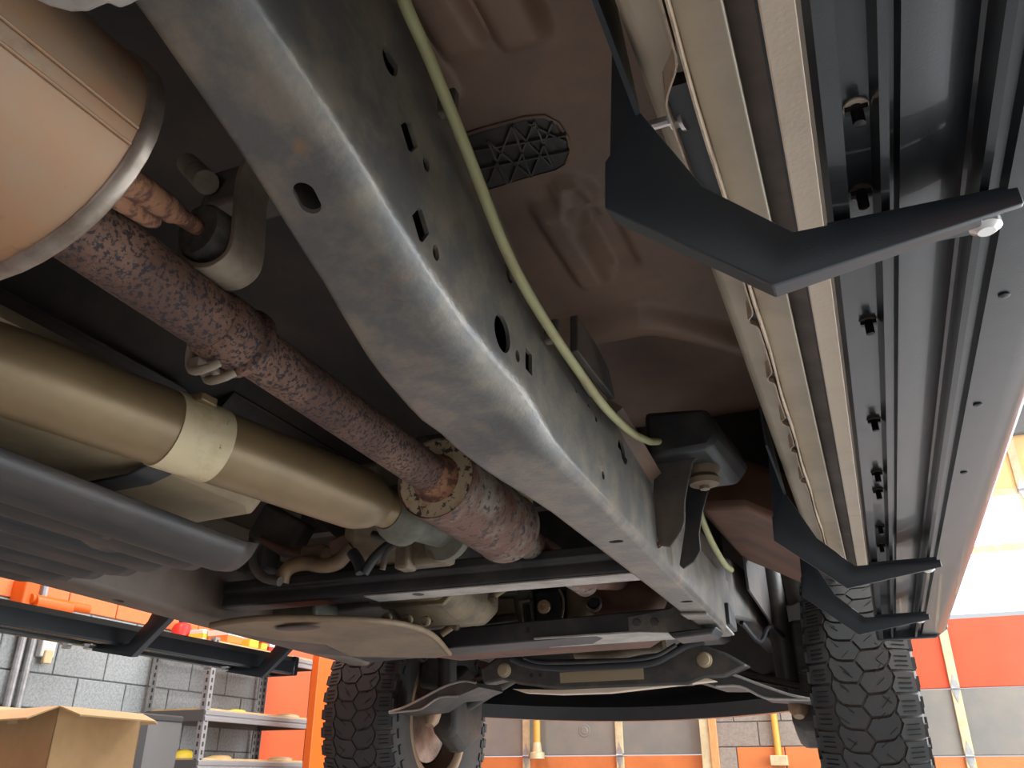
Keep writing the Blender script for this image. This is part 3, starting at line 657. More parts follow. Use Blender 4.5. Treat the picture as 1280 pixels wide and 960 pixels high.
# folded sheet brackets
def bracket(f, dy, par, dzt=0.0):
    o_ = V((0, dy, 0))
    Yb = 0.46
    A, B_, C, D, E_, G = [at(p_, Y=Yb) for p_ in ((800, 140), (757, 205), (757, 262), (966, 358), (992, 292), (880, 236))]
    T1, T2 = at((1272, 236), Y=Yb+0.004), at((1280, 256), Y=Yb+0.004)
    A2, B2 = A+V((0, 0.002, 0.0)), B_
    vs = [v+o_ for v in (A2, B2, C, D, E_, G, T1, T2)]
    src = MB(); src.v = vs; src.f = [(0, 1, 2, 5), (5, 2, 3, 4), (4, 3, 7, 6)]; s2 = f(src)
    b = mesh('bracket', s2.v, s2.f, 'bracket_black', par, smooth=20, solid=0.005, bevel=0.0012)
    # bottom flange turned forward along the lower edge
    fw = V((0, 0.020, 0.003)); mid = vs[3]+(vs[7]-vs[3])*0.85
    src = MB().loft([[vs[2], vs[2]+fw, vs[2]+fw+V((0, 0, 0.004)), vs[2]+V((0, 0, 0.004))], [vs[3], vs[3]+fw, vs[3]+fw+V((0, 0, 0.004)), vs[3]+V((0, 0, 0.004))], [mid, mid+fw*0.6, mid+fw*0.6+V((0, 0, 0.004)), mid+V((0, 0, 0.004))]])
    f(src).build('flange', 'bracket_black', par, bevel=0.001)
    # top flange that carries the board, tab bolted on the inside of the sill
    src = MB().prism([vs[4]+V((0.02, 0.004, 0.0)), vs[6]+V((-0.004, 0.004, 0.001)), vs[6]+V((-0.004, 0.045, 0.003)), vs[4]+V((0.02, 0.045, 0.002))], (0, 0, 0.005)); f(src).build('seat_flange', 'bracket_black', par)
    src = MB().prism([vs[0], V((-0.104, Yb-0.07+dy, 0.50)), V((-0.106, Yb-0.07+dy, 0.57)), V((-0.106, Yb+0.02+dy, 0.57)), vs[1]+V((0.006, 0.004, 0))], (-0.004, 0, 0)); f(src).build('tab', 'bracket_black', par)
    hb = MB(); c = vs[7]+V((-0.018, 0.016, 0.004))
    hb.lathe(c, (0, 0, -1), [(0, 0.009), (0.004, 0.009), (0.007, 0.005)], 16); f(hb).build('bolt', 'zinc', par)
    return b
for dy in (0.0, 0.97, 1.48):
    bracket(ident, dy, rbR); bracket(mirb, dy+0.20, rbL)
for k, x in enumerate((0.1, 0.14)):
    for y in (1.60, 2.11):
        MB().hexbolt(mirp((x, y-0.03*k, 0.304)), (0, 0, -1), 0.012).build('bolt', 'zinc', rbL)
# ------------------------------------------------------------------ body shell above the sills
secs = [(-1.6, 0.62, 1.05), (-0.62, 0.46, 1.05), (-0.6, 0.45, 1.05), (0.0, 0.45, 1.62), (1.3, 0.45, 1.66), (1.75, 0.45, 1.30), (2.2, 0.45, 1.18), (2.42, 0.48, 1.17), (2.6, 0.62, 1.16), (2.8, 0.73, 1.15), (3.07, 0.77, 1.13), (3.34, 0.73, 1.10), (3.54, 0.60, 1.06), (3.66, 0.38, 1.0), (3.82, 0.36, 0.85)]
rings = []
for (y, zb_, zt_) in secs:
    w = 0.945 if y < 3.6 else 0.90
    if y > 3.8: w = 0.80
    wt = 0.66 if zt_ > 1.4 else w-0.10
    half = [(w-0.02, zb_), (w, zb_+0.04 if zb_ < 0.7 else zb_+0.02), (w+0.01, 0.85 if zt_ > 0.9 else 0.75), (w-0.03, min(1.02, zt_-0.04)), (wt, zt_-0.01), (wt-0.12, zt_)]
    rings.append([V((XM+a, y, b)) for a, b in half]+[V((XM-a, y, b)) for a, b in reversed(half)])
m = MB().loft(rings, False, False)
m.f.append(tuple(range(12))); n0 = 12*(len(rings)-1); m.f.append(tuple(range(n0, n0+12)))
mesh('body_shell', m.v, m.f, 'tan_paint', TR, smooth=40, solid=0.004, label='tan painted cab and fenders')
both(MB().prism([(0.024, -0.6, 0.445), (0.08, -0.6, 0.465), (0.08, 2.4, 0.465), (0.024, 2.4, 0.445)], (0, 0, 0.02)), 'door_bottom', 'tan_paint')
# wheel-house liner ahead of the sill
def liner(f):
    m = MB(); rings = []
    for k in range(15):
        a = PI*(0.26+0.5*k/14); r = 0.53
        y, z = 3.07-math.cos(a)*r, 0.24+math.sin(a)*r
        rings.append([V((-0.27, y-0.02, z)), V((-0.22, y, z)), V((-0.08, y, z)), V((0.05, y, z))])
    s2 = MB().loft(rings, False, False); s2 = f(s2); mesh('wheel_liner', s2.v, s2.f, 'dusty_black', TR, smooth=50, solid=0.004)
liner(ident); liner(mirb)
cw_ = MB(); cw_.loft([[V((-0.30, y, z)) for y, z in ((1.75, 0.52), (1.78, 0.66), (2.25, 0.80), (2.4, 0.56))], [V((-0.19, y, z)) for y, z in ((1.70, 0.50), (1.78, 0.63), (2.25, 0.76), (2.4, 0.5))], [V((-0.10, y, z)) for y, z in ((1.72, 0.45), (1.78, 0.58), (2.25, 0.72), (2.42, 0.45))]], True, True)
cw_.build('wheel_house', 'heat_rust', TR, bevel=0.02, label='rust-brown panel ahead of the sill')
MB().tube([at(p_, Y=1.9) for p_ in ((915, 590), (925, 613))], 0.004, 8).build('bracket_rod', 'alloy', TR)
# ------------------------------------------------------------------ body mount outrigger on the rail
bmY = 1.40
def plate(pts, Y, th=0.005): return MB().prism([at(p_, Y=Y) for p_ in pts], (0, th, 0))
bmo = plate([(818, 556), (838, 548), (868, 547), (876, 566), (866, 578), (860, 604), (856, 628), (856, 652), (852, 664), (838, 684), (824, 682), (816, 640)], bmY).build('body_mount', 'dusty_black', TR, bevel=0.002, label='pressed steel body mount outrigger')
plate([(862, 590), (872, 606), (892, 594), (884, 618), (878, 640), (874, 668), (876, 688), (868, 702), (854, 711), (849, 706), (856, 660), (858, 620)], 1.52).build('front_plate', 'black_paint', bmo, bevel=0.002)
a = [at(p_, Y=bmY) for p_ in ((838, 548), (868, 546))]; b = [at(p_, Y=1.56) for p_ in ((905, 560), (868, 552))]
MB().loft([[at((830, 552), Y=bmY), at((872, 547), Y=bmY), at((872, 552), Y=bmY)], [at((848, 560), Y=1.58), at((918, 576), Y=1.58), at((912, 590), Y=1.58)]], True, True).build('top_plate', 'dusty_black', bmo, bevel=0.003)
q = at((880, 600), Y=1.46); m = MB()
m.lathe(q+V((0, 0, -0.012)), (0, 0, 1), [(0, 0.010), (0.003, 0.026), (0.012, 0.030), (0.02, 0.024), (0.03, 0.030), (0.05, 0.030), (0.055, 0.034), (0.10, 0.034)], 24); m.build('mount_bushing', 'tray_tan', bmo, smooth=50)
MB().hexbolt(q+V((0, 0, -0.008)), (0, 0, -1), 0.010).build('bolt', 'bracket_cast', bmo)
MB().loft([[V((x, 1.365, z)) for x, z in ((XO, q.z+0.02), (q.x+0.03, q.z+0.025), (q.x+0.05, q.z+0.05), (q.x+0.03, q.z+0.10), (XO, q.z+0.11))], [V((x, 1.58, z)) for x, z in ((XO, q.z+0.02), (q.x+0.045, q.z+0.02), (q.x+0.07, q.z+0.05), (q.x+0.05, q.z+0.10), (XO, q.z+0.11))]]).build('mount_box', 'black_paint', bmo, bevel=0.01)
MB().hexbolt(at((823, 681), Y=bmY-0.001), (0, -1, 0), 0.004).build('bolt', 'heat_rust', bmo)
ex_ = MB().loft([[V((XO-0.01, 1.16, 0.50)), V((XO+0.012, 1.17, 0.525)), V((XO-0.01, 1.16, 0.54))], [V((XO-0.01, bmY, 0.47)), V((XO+0.016, bmY, 0.49)), V((XO-0.01, bmY, 0.54))]]).build('gusset', 'floor_pan', bmo)
m = MB().prism([at(p_, X=XO-0.01) for p_ in ((712, 395), (735, 430), (752, 462), (760, 500), (735, 470), (712, 440))], (0.012, 0, 0)); m.build('rail_bracket', 'dusty_black', TR, bevel=0.002)
# ------------------------------------------------------------------ exhaust: pipe, resonator, muffler
p1 = at((320, 440), Z=0.43); p2 = at((545, 598), Z=0.42); dv_ = (p2-p1).normalized()
pe = p1-dv_*0.33
ex = MB().tube([pe, p1-dv_*0.06, p1-dv_*0.05], 0.0335, 24).tube([p1-dv_*0.045, p1, p2], 0.0300, 24).build('exhaust_pipe', 'rust_pipe', TR, smooth=50, label='rust speckled exhaust pipe')
c = p1-dv_*0.04
MB().lathe(c-dv_*0.035, dv_, [(0, 0.034), (0.006, 0.0375), (0.03, 0.0375), (0.045, 0.036), (0.05, 0.0405), (0.058, 0.0405), (0.062, 0.031)], 24).build('pipe_collar', 'rust_pipe', ex)
sd = V((-0.55, -0.1, -0.8)).normalized(); m = MB()
for s_ in (-0.012, 0.012):
    ring = []
    for k in range(9):
        a = PI*k/8; ring.append(c+dv_*(s_+0.005*math.sin(a*2))+sd*(0.032+0.022*math.sin(a))+dv_.cross(sd)*0.026*math.cos(a))
    m.tube(ring, 0.005, 8)
m.box(c+sd*0.046, (0.012, 0.034, 0.012)); m.build('pipe_clamp', 'bracket_cast', ex, smooth=50)
re = MB().lathe(p2-dv_*0.0, dv_, [(0.0, 0.062), (-0.004, 0.0655), (0.006, 0.067), (0.012, 0.0655), (0.018, 0.064), (0.27, 0.064), (0.28, 0.066), (0.286, 0.064), (0.33, 0.034), (0.36, 0.030), (0.75, 0.030)], 36, caps=False).build('resonator', 'rust_can', ex, smooth=40, label='cylindrical resonator, rusted and flaking')
MB().lathe(p2, dv_, [(-0.001, 0.064), (-0.0005, 0.030)], 36, caps=False).build('end_plate', 'rust_cap', re)
m = MB().lathe(p2, dv_, [(-0.035, 0.0305), (-0.02, 0.033), (-0.006, 0.036), (0.0, 0.040)], 24, caps=False); m.build('neck', 'rust_bright', re, smooth=50)
# muffler: oval can, front rim at Y = 0.35
mc = V((-0.578, 0.35, 0.462)); a_, b_ = 0.134, 0.111
def oval(y, k, c=mc, n=40): return [V((c.x+(y-0.35)*0.04+a_*k*math.cos(2*PI*i/n), y, c.z+b_*k*math.sin(2*PI*i/n))) for i in range(n)]
mu = MB().loft([oval(-0.45, 0.9), oval(-0.44, 0.985)]+[oval(-0.42+0.05*i, 0.985) for i in range(16)]+[oval(0.342, 0.985)]).build('muffler', 'muffler_steel', ex, smooth=40, label='tan heat-tinted oval muffler with rolled rim')
MB().loft([oval(0.341, 0.985), oval(0.343, 1.012), oval(0.349, 1.022), oval(0.355, 1.02), oval(0.357, 1.0), oval(0.352, 0.95), oval(0.345, 0.9)], True, True).build('rolled_rim', 'steel_rim', mu, smooth=50)
for ang in (-0.30, -0.17):
    m = MB(); x = mc.x+a_*0.992*math.cos(ang); z = mc.z+b_*0.992*math.sin(ang)
    nn = V((math.cos(ang)/a_, 0, math.sin(ang)/b_)).normalized()
    m.tube([V((x-0.032, -0.45, z)), V((x, 0.340, z))], 0.0013, 8); m.build('seam', 'muffler_steel', mu)
# hanger rod and isolator
r0, r1 = at((158, 226), Y=0.385), at((252, 288), Y=0.52)
hg = MB().tube([r0-(r1-r0)*0.12, r0, r0+(r1-r0)*0.55, r0+(r1-r0)*0.62, r1], [0.0135, 0.0135, 0.0125, 0.009, 0.008], 14).build('hanger_rod', 'rust_bright', TR, smooth=50, label='rusty muffler hanger rod')
m = MB(); off = V((-0.012, -0.0, -0.012)); m.tube([r0-(r1-r0)*0.1+off, r0+(r1-r0)*0.42+off, r0+(r1-r0)*0.5+off], [0.009, 0.009, 0.006], 12); m.build('rod_weld', 'rust_bright', hg, smooth=50)
ic = at((262, 298), Y=0.53)
MB().lathe(ic+V((0, -0.018, 0)), (0.05, 1, 0.1), [(0, 0.012), (0.0, 0.026), (0.004, 0.029), (0.036, 0.029), (0.04, 0.024)], 24).build('rubber_isolator', 'dark_rubber', hg, smooth=50)
pts = [at(p_, Y=0.52) for p_ in ((224, 292), (224, 318), (240, 330), (262, 330), (282, 316), (290, 295), (293, 262), (297, 222), (305, 200))]
lp = smooth_path(pts, 4); m = MB()
rings = []
for i, p_ in enumerate(lp):
    t = (lp[min(i+1, len(lp)-1)]-lp[max(0, i-1)]).normalized(); nn = t.cross(V((0, 1, 0))).normalized()*0.003
    rings.append([p_-nn, p_+nn, p_+nn+V((0, 0.046, 0.0)), p_-nn+V((0, 0.046, 0.0))])
m.loft(rings); m.build('hanger_loop', 'bracket_cast', hg, smooth=60, bevel=0.0008, label='grey-tan strap loop around rubber isolator')
MB().tube([at((235, 205), Y=0.62), at((258, 228), Y=0.56)], 0.014, 14).build('rubber_stop', 'bracket_cast', hg, smooth=50)
MB().lathe(at((262, 250), Y=0.62), (0.3, 1, 0), [(0, 0.02), (0.03, 0.03), (0.06, 0.026)], 16).build('rubber_stop', 'dark_rubber', hg, smooth=50)
MB().box(at((320, 240), Y=0.60), (0.10, 0.05, 0.05)).build('hanger_bracket', 'dusty_black', hg, bevel=0.006)
# grey strap plate near the muffler
MB().prism([at(p_, Z=0.43) for p_ in ((20, -30), (40, 0), (62, 10), (90, 17), (112, 16), (128, 9), (136, 6), (142, 9), (150, 13), (165, 7), (188, -6), (215, -30))], (0, 0, 0.012)).build('strap_plate', 'pale_steel', TR, bevel=0.004)
# ------------------------------------------------------------------ propeller shaft
s0, s1, s2 = at((-10, 457), Z=0.435), at((262, 552), Z=0.412), at((474, 632), Z=0.42)
sdv = (s2-s0).normalized()
sB = s0-sdv*0.6
L_ = (s2-sB).length
def along(px, Zg):
    c_ = at(px, Z=Zg); return (c_-sB).dot(sdv)
ps = MB().lathe(sB, sdv, [(0, 0.053), (L_-0.06, 0.053), (L_-0.045, 0.0515), (L_-0.02, 0.044), (L_-0.005, 0.036), (L_, 0.034), (L_+0.03, 0.034)], 36).build('propeller_shaft', 'shaft_tan', TR, smooth=40, label='tan propeller shaft tube')
tb = along((258, 550), 0.412)
MB().lathe(sB, sdv, [(tb-0.040, 0.0525), (tb-0.040, 0.0548), (tb+0.040, 0.0548), (tb+0.040, 0.0525)], 36, caps=False).build('shaft_band', 'shaft_band', ps, label='pale yellowed paper band around the shaft')
m = MB(); m.box(sB+sdv*(tb-0.02)+V((0.043, 0, 0.04)), (0.02, 0.03, 0.012)); m.build('balance_weight', 'shaft_tan', ps, bevel=0.002)
yk = sB+sdv*(L_+0.02)
m = MB().lathe(yk, sdv, [(0, 0.036), (0.02, 0.05), (0.035, 0.055), (0.05, 0.055), (0.055, 0.04), (0.14, 0.036), (0.15, 0.058), (0.165, 0.058), (0.17, 0.03)], 24); m.build('yoke', 'alloy_green', ps, smooth=35)
# ------------------------------------------------------------------ fuel tank, strap and ribbed shield
ZTk = 0.395
tk = MB().loft([[V((x, y, z)) for x, z in ((-1.27, 0.52), (-0.905+dx, 0.52), (-0.865+dx, 0.48), (-0.86+dx, ZTk+0.03), (-0.885+dx, ZTk), (-1.27, ZTk-0.01))] for y, dx in ((-0.5, 0), (0.9, 0), (1.03, 0.0), (1.075, -0.03))]).build('fuel_tank', 'tank_tan', TR, bevel=0.008, label='dusty tan fuel tank')
st = [at(p_, X=xx) for p_, xx in (((214, 590), -0.858), ((213, 600), -0.853), ((208, 612), -0.862), ((196, 625), -0.89), ((182, 640), -0.95))]
ysx = st[1].y
m = MB(); rings = []
for x, z in ((-0.855, 0.49), (-0.850, ZTk+0.03), (-0.856, ZTk+0.012), (-0.875, ZTk-0.008), (-0.91, ZTk-0.018), (-1.0, ZTk-0.02)):
    rings.append([V((x, ysx-0.022, z)), V((x, ysx+0.022, z)), V((x-0.004, ysx+0.022, z+0.004)), V((x-0.004, ysx-0.022, z+0.004))])
m.loft(rings); m.build('tank_strap', 'black_paint', tk, bevel=0.002, label='black tank strap')
# shield: ribbed sheet, front edge scalloped
YF = 1.10
xs_ = [at(p_, Y=YF) for p_ in ((322, 682), (300, 694), (268, 699), (231, 704), (194, 709), (157, 714), (124, 719), (90, 722), (60, 722))]
prof_s = []
cp = [xs_[0], xs_[2], xs_[3], xs_[4], xs_[5], xs_[6], xs_[7], xs_[8]]
for k in range(len(cp)-1):
    a, b = cp[k], cp[k+1]
    for i in range(8):
        t = i/8
        sag = (0.034 if k == 0 else 0.020)*math.sin(PI*t)**0.7
        prof_s.append((a.x+(b.x-a.x)*t, a.z+(b.z-a.z)*t-sag+(0.004 if i == 0 and k else 0)))
prof_s.append((cp[-1].x, cp[-1].z))
m = MB(); rings = []
for y, dz, dk in ((-0.4, 0.02, 0), (0.3, 0.012, 0), (0.7, 0.004, 0), (1.0, 0.0, 0), (YF-0.03, 0.0, 0), (YF, 0.004, 0)):
    rings.append([V((x-0.0*dk, y-(0.05*min(1, max(0, (-0.93-x)/0.4)) if y > 1.05 else 0), z+dz)) for x, z in prof_s])
vs = [p_ for r in rings for p_ in r]; n = len(prof_s); fs = [(i*n+j, i*n+j+1, (i+1)*n+j+1, (i+1)*n+j) for i in range(len(rings)-1) for j in range(n-1)]
sh = mesh('ribbed_shield', vs, fs, 'shield_black', TR, smooth=50, solid=0.005, label='black ribbed plastic tank shield')
q = at((128, 676), Z=0.325); MB().box(q, (0.05, 0.10, 0.014), Matrix.Rotation(0.5, 3, 'Z')).build('shield_clip', 'dusty_black', sh, bevel=0.005)
# ------------------------------------------------------------------ cross members
def beam(name, a, b, prof_, mt, label=None, bevel=0.004):
    a, b = V(a), V(b)
    return MB().loft([[a+V((0, u, w)) for u, w in prof_], [b+V((0, u, w)) for u, w in prof_]]).build(name, mt, TR, bevel=bevel, label=label)
z1, z0_ = at((787, 716), Y=1.49).z, at((300, 758), Y=1.49).z
print('cm1', z1, z0_)
cm = beam('cross_member', (-0.365, 1.49, z1), (mir(-0.40), 1.49, z0_), [(0, 0), (0.06, 0.0), (0.06, 0.055), (0, 0.058), (-0.004, 0.036), (0.004, 0.030), (-0.002, 0.006)], 'black_paint', 'black box cross member between the frame rails')
MB().prism([(-0.365, 1.489, z1-0.002), (-0.365, 1.55, z1-0.002), (-0.95, 1.55, z0_+(z1-z0_)*0.42-0.002), (-0.95, 1.489, z0_+(z1-z0_)*0.42-0.002)], (0, 0, 0.0025)).build('lower_flange', 'pale_steel', cm)
for px in ((523, 742), (418, 751)):
    c = at(px, Y=1.51); MB().lathe(c+V((0, 0, -0.001)), (0, 0, -1), [(0, 0.013), (0.0012, 0.012)], 16).build('hole', 'wire_black', cm)
c2a, c2b = at((840, 786), Y=2.08), at((560, 812), Y=2.08)
cm2 = beam('cross_member', (-0.30, 2.08, c2a.z+0.002), (mir(-0.33), 2.08, c2b.z-0.005), [(0, 0), (0.10, -0.004), (0.10, 0.02), (0.05, 0.05), (0, 0.052)], 'black_paint', 'black bolted cross member under the engine')
MB().prism([V((-0.31, 2.072, c2a.z-0.004)), V((-0.31, 2.19, c2a.z-0.008)), V((-0.80, 2.19, c2a.z-0.012)), V((-0.80, 2.072, c2a.z-0.006))], (0, 0, 0.004)).build('lower_flange', 'pale_steel', cm2)
for px in ((797, 779), (819, 778)):
    c = at(px, Y=2.078); MB().hexbolt(c, (0, -1, 0), 0.011).build('bolt', 'linkage', cm2)
MB().box(at((660, 788), Y=2.08), (0.008, 0.006, 0.014)).build('slot', 'wire_black', cm2)
g = MB().prism([at(p_, Y=2.07) for p_ in ((784, 771), (838, 760), (850, 752), (885, 778), (884, 792), (786, 790))], (0, 0.006, 0)); g.build('end_gusset', 'frame_paint', cm2, bevel=0.002)
MB().prism([at(p_, Y=2.0) for p_ in ((834, 790), (896, 783), (890, 792), (842, 798))], (0, 0.10, 0)).build('end_pad', 'black_paint', cm2, bevel=0.004)
# ------------------------------------------------------------------ tan under-tray and rust skid plate
ty = MB()
def TP(p_, z): return at(p_, Z=z)
tp = [TP((264, 784), 0.289), TP((292, 779), 0.290), TP((340, 775), 0.292), TP((440, 777), 0.294), TP((505, 783), 0.296), TP((540, 796), 0.300), TP((562, 819), 0.296), TP((545, 823), 0.291), TP((500, 822), 0.285), TP((437, 821), 0.282), TP((405, 806), 0.284), TP((350, 801), 0.285), TP((300, 793), 0.286)]
tray = ty.prism(tp, (0, 0, 0.008)).build('under_tray', 'tray_tan', TR, bevel=0.003, label='tan dusty under tray with slot')
q = at((372, 785), Z=0.286); MB().lathe(q, (0, 0, -1), [(0, 0.055), (0.0015, 0.05)], 20, sx=0.5).build('slot', 'wire_black', tray)
MB().tube(smooth_path([tp[i]+V((0, 0, 0.004)) for i in (0, 1, 2, 3, 4, 5, 6)], 4), 0.007, 8).build('rolled_edge', 'tray_tan', tray, smooth=60)
MB().prism([TP(p_, 0.30) for p_ in ((350, 801), (405, 806), (437, 821), (380, 815))], (0, 0, 0.006)).build('inner_web', 'dusty_black', tray)
sk = MB().prism([V((-0.48, 2.22, 0.332)), V((-0.56, 2.34, 0.322)), V((-1.15, 2.36, 0.318)), V((-1.20, 2.20, 0.318))], (0, 0, 0.006)).build('skid_plate', 'heat_rust', TR, bevel=0.002, label='rust coloured skid plate edge')
# ------------------------------------------------------------------ gearbox, oil pan, converter, heat shield
def ring_oct(cx, y, cz, rx, rz, k=0.7): return [V((cx+a*rx, y, cz+b*rz)) for a, b in ((1, k), (k, 1), (-k, 1), (-1, k), (-1, -k), (-k, -1), (k, -1), (1, -k))]
gb = MB().loft([ring_oct(cx, y, z, rx, rz) for cx, y, z, rx, rz in ((-0.86, 1.36, 0.52, 0.06, 0.06), (-0.90, 1.46, 0.50, 0.09, 0.09), (-0.94, 1.60, 0.475, 0.10, 0.095), (-0.965, 1.74, 0.462, 0.105, 0.10), (-0.98, 1.82, 0.455, 0.115, 0.105), (-0.985, 1.86, 0.455, 0.12, 0.11), (-0.985, 1.90, 0.455, 0.125, 0.112), (-0.985, 2.00, 0.46, 0.12, 0.108))]).build('gearbox', 'alloy', TR, bevel=0.014, label='dusty cast alloy gearbox')
for y, cx in ((1.64, -0.948), (1.72, -0.962), (1.80, -0.977)):
    MB().loft([ring_oct(cx, y-0.005, 0.462, 0.112, 0.105), ring_oct(cx, y+0.005, 0.462, 0.114, 0.107)]).build('casting_rib', 'alloy', gb, bevel=0.002)
for k in range(9):
    a = PI*(0.95+1.1*k/8); MB().hexbolt((-0.985+0.112*math.cos(a), 1.855, 0.455+0.100*math.sin(a)), (0, -1, 0), 0.008).build('bolt', 'linkage', gb)
for px in ((485, 772), (511, 774), (533, 776)):
    MB().lathe(at(px, Y=1.66), (0, -1, -0.4), [(0, 0.011), (0.01, 0.011), (0.012, 0.007), (0.008, 0.006)], 16).build('boss', 'alloy', gb)
lip = [at(p_, Y=1.93) for p_ in ((552, 792), (566, 782), (580, 768), (600, 760), (612, 748), (634, 733))]
m = MB(); m.tube(smooth_path(lip, 4), 0.010, 8); m.build('flange_lip', 'tray_tan', gb, smooth=50)
for p_ in lip[1:5]: MB().hexbolt(p_+V((0.012, -0.006, -0.004)), (0.1, -1, -0.3), 0.007).build('bolt', 'alloy', gb)
MB().box(at((573, 742), Y=1.98), (0.05, 0.05, 0.04), Matrix.Rotation(0.5, 3, 'Y')).build('sensor_plug', 'wire_black', gb, bevel=0.006)
YP = 2.16
def pxprism(pts, Y, d): return MB().prism([at(p_, Y=Y) for p_ in pts], (0, d, 0.0))
pan = pxprism([(584, 738), (664, 732), (668, 778), (586, 786)], YP, 0.25).build('oil_pan', 'alloy_green', TR, bevel=0.008, label='grey-green ribbed oil pan')
pxprism([(602, 750), (642, 746), (644, 766), (604, 771)], YP-0.012, 0.014).build('pan_window', 'alloy', pan, bevel=0.006)
pxprism([(590, 774), (646, 768), (647, 775), (591, 782)], YP-0.020, 0.022).build('pan_rib', 'alloy_green', pan, bevel=0.003)
pxprism([(596, 741), (646, 737), (646, 742), (597, 746)], YP-0.020, 0.022).build('pan_rib', 'alloy_green', pan, bevel=0.003)
pxprism([(647, 750), (662, 748), (663, 752), (652, 754), (654, 778), (648, 778)], YP-0.018, 0.02).build('pan_rib', 'alloy', pan, bevel=0.003)
pxprism([(656, 756), (661, 755), (664, 778), (658, 778)], YP-0.006, 0.008).build('pan_recess', 'wire_black', pan)
q = at((681, 759), Y=YP-0.03); m = MB(); m.lathe(q, (0, -1, 0), [(0, 0.017), (0.006, 0.019), (0.012, 0.017), (0.014, 0.008), (0.008, 0.006)], 20); m.build('drain_plug', 'rim_tan', pan)
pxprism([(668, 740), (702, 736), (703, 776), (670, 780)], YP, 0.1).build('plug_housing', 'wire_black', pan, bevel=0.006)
MB().tube(smooth_path([at(p_, Y=YP-0.02) for p_ in ((699, 736), (704, 748), (704, 762), (701, 776))], 4), 0.0035, 8).build('dipstick_tube', 'alloy', pan, smooth=60)
MB().lathe(at((720, 738), Y=YP)+V((0, 0.04, 0.03)), (0.02, 0.05, -1), [(0, 0.040), (0.05, 0.042), (0.09, 0.042), (0.11, 0.03)], 22).build('oil_filter', 'tray_tan', pan, smooth=45)
cv = MB().lathe(at((812, 748), Y=YP)+V((0.0, 0.05, 0.012)), (-1, 0.10, 0.0), [(-0.03, 0.02), (-0.015, 0.042), (0.0, 0.052), (0.03, 0.060), (0.13, 0.060), (0.17, 0.048), (0.20, 0.035)], 26).build('catalytic_converter', 'heat_rust', ex, smooth=45, label='smooth rust-brown catalytic converter shell')
q = at((743, 756), Y=YP-0.03); m = MB(); m.lathe(q, (0.2, -1, 0.2), [(0, 0.02), (0.012, 0.022), (0.016, 0.018), (0.004, 0.014)], 18); m.build('pipe_flange', 'steel_rim', cv)
MB().lathe(q+V((0, -0.004, 0)), (0.2, -1, 0.2), [(0, 0.014), (0.014, 0.013)], 18).build('flange_bore', 'wire_black', cv)
# down pipe from resonator to converter
pA = p2+dv_*0.42
MB().tube(smooth_path([pA, pA+V((0.02, 0.2, -0.01)), at((775, 738), Y=2.18)+V((0, 0, 0.03))], 8), 0.030, 16).build('down_pipe', 'heat_rust', ex, smooth=50)
m = MB().loft([ring_oct(x, y, z, 0.05, 0.06) for x, y, z in ((-0.70, 1.28, 0.47), (-0.66, 1.40, 0.47), (-0.62, 1.5, 0.48))]); m.build('heat_shield', 'shaft_band', TR, bevel=0.015)
# transfer-case clutter: brackets, harness, cooler pipes
tc = MB().loft([ring_oct(-0.72, y, 0.50, rx, rz) for y, rx, rz in ((1.22, 0.05, 0.05), (1.28, 0.09, 0.08), (1.40, 0.10, 0.085), (1.46, 0.08, 0.07))]).build('transfer_case', 'alloy_green', TR, bevel=0.012, label='grey-green cast transfer case')
for k in range(6):
    a = 2*PI*k/6+0.3; MB().hexbolt((-0.72+0.075*math.cos(a), 1.272, 0.50+0.065*math.sin(a)), (0, -1, 0), 0.008).build('bolt', 'alloy', tc)
MB().box(at((535, 688), Y=1.38), (0.10, 0.05, 0.06)).build('sensor_cover', 'alloy', tc, bevel=0.01)
MB().box(at((508, 690), Y=1.36), (0.03, 0.04, 0.07)).build('mount_rib', 'alloy', tc, bevel=0.006)
MB().lathe(at((553, 690), Y=1.37), (0, -1, 0), [(0, 0.02), (0.02, 0.02), (0.024, 0.01)], 14).build('filler_plug', 'alloy', tc)
def wire(pts, Y, r, mt, name='wire_harness', par=TR): return MB().tube(smooth_path([at(p_, Y=Y) for p_ in pts], 6), r, 10).build(name, mt, par, smooth=60)
wire([(466, 668), (488, 672), (512, 664), (540, 662)], 1.36, 0.008, 'wire_black')
wire([(455, 716), (470, 695), (492, 678), (530, 666)], 1.40, 0.010, 'wire_black')
wire([(478, 712), (484, 690), (505, 672)], 1.38, 0.006, 'dusty_black')
wire([(440, 690), (448, 702), (452, 716)], 1.42, 0.012, 'wire_black')
wire([(322, 676), (316, 690), (318, 708), (330, 722), (350, 727)], 1.42, 0.010, 'dusty_black', 'coolant_hose')
wire([(352, 728), (356, 716), (366, 707), (384, 704), (404, 707), (422, 703), (433, 692), (442, 683)], 1.44, 0.0155, 'pipe_tan', 'coolant_pipe')
wire([(326, 674), (340, 681), (358, 688), (384, 694), (398, 697)], 1.50, 0.009, 'heat_rust', 'coolant_pipe')
MB().box(at((440, 678), Y=1.45), (0.09, 0.04, 0.035), Matrix.Rotation(-0.3, 3, 'Y')).build('pipe_clamp', 'heat_rust', TR, bevel=0.006)
MB().box(at((395, 697), Y=1.48), (0.06, 0.04, 0.05)).build('pipe_clamp', 'pipe_tan', TR, bevel=0.008)
MB().box(at((352, 665), Y=1.55), (0.14, 0.05, 0.09), Matrix.Rotation(0.5, 3, 'Y')).build('side_bracket', 'dusty_black', TR, bevel=0.01)
MB().box(at((330, 690), Y=1.56), (0.06, 0.06, 0.10)).build('side_bracket', 'linkage', TR, bevel=0.01)
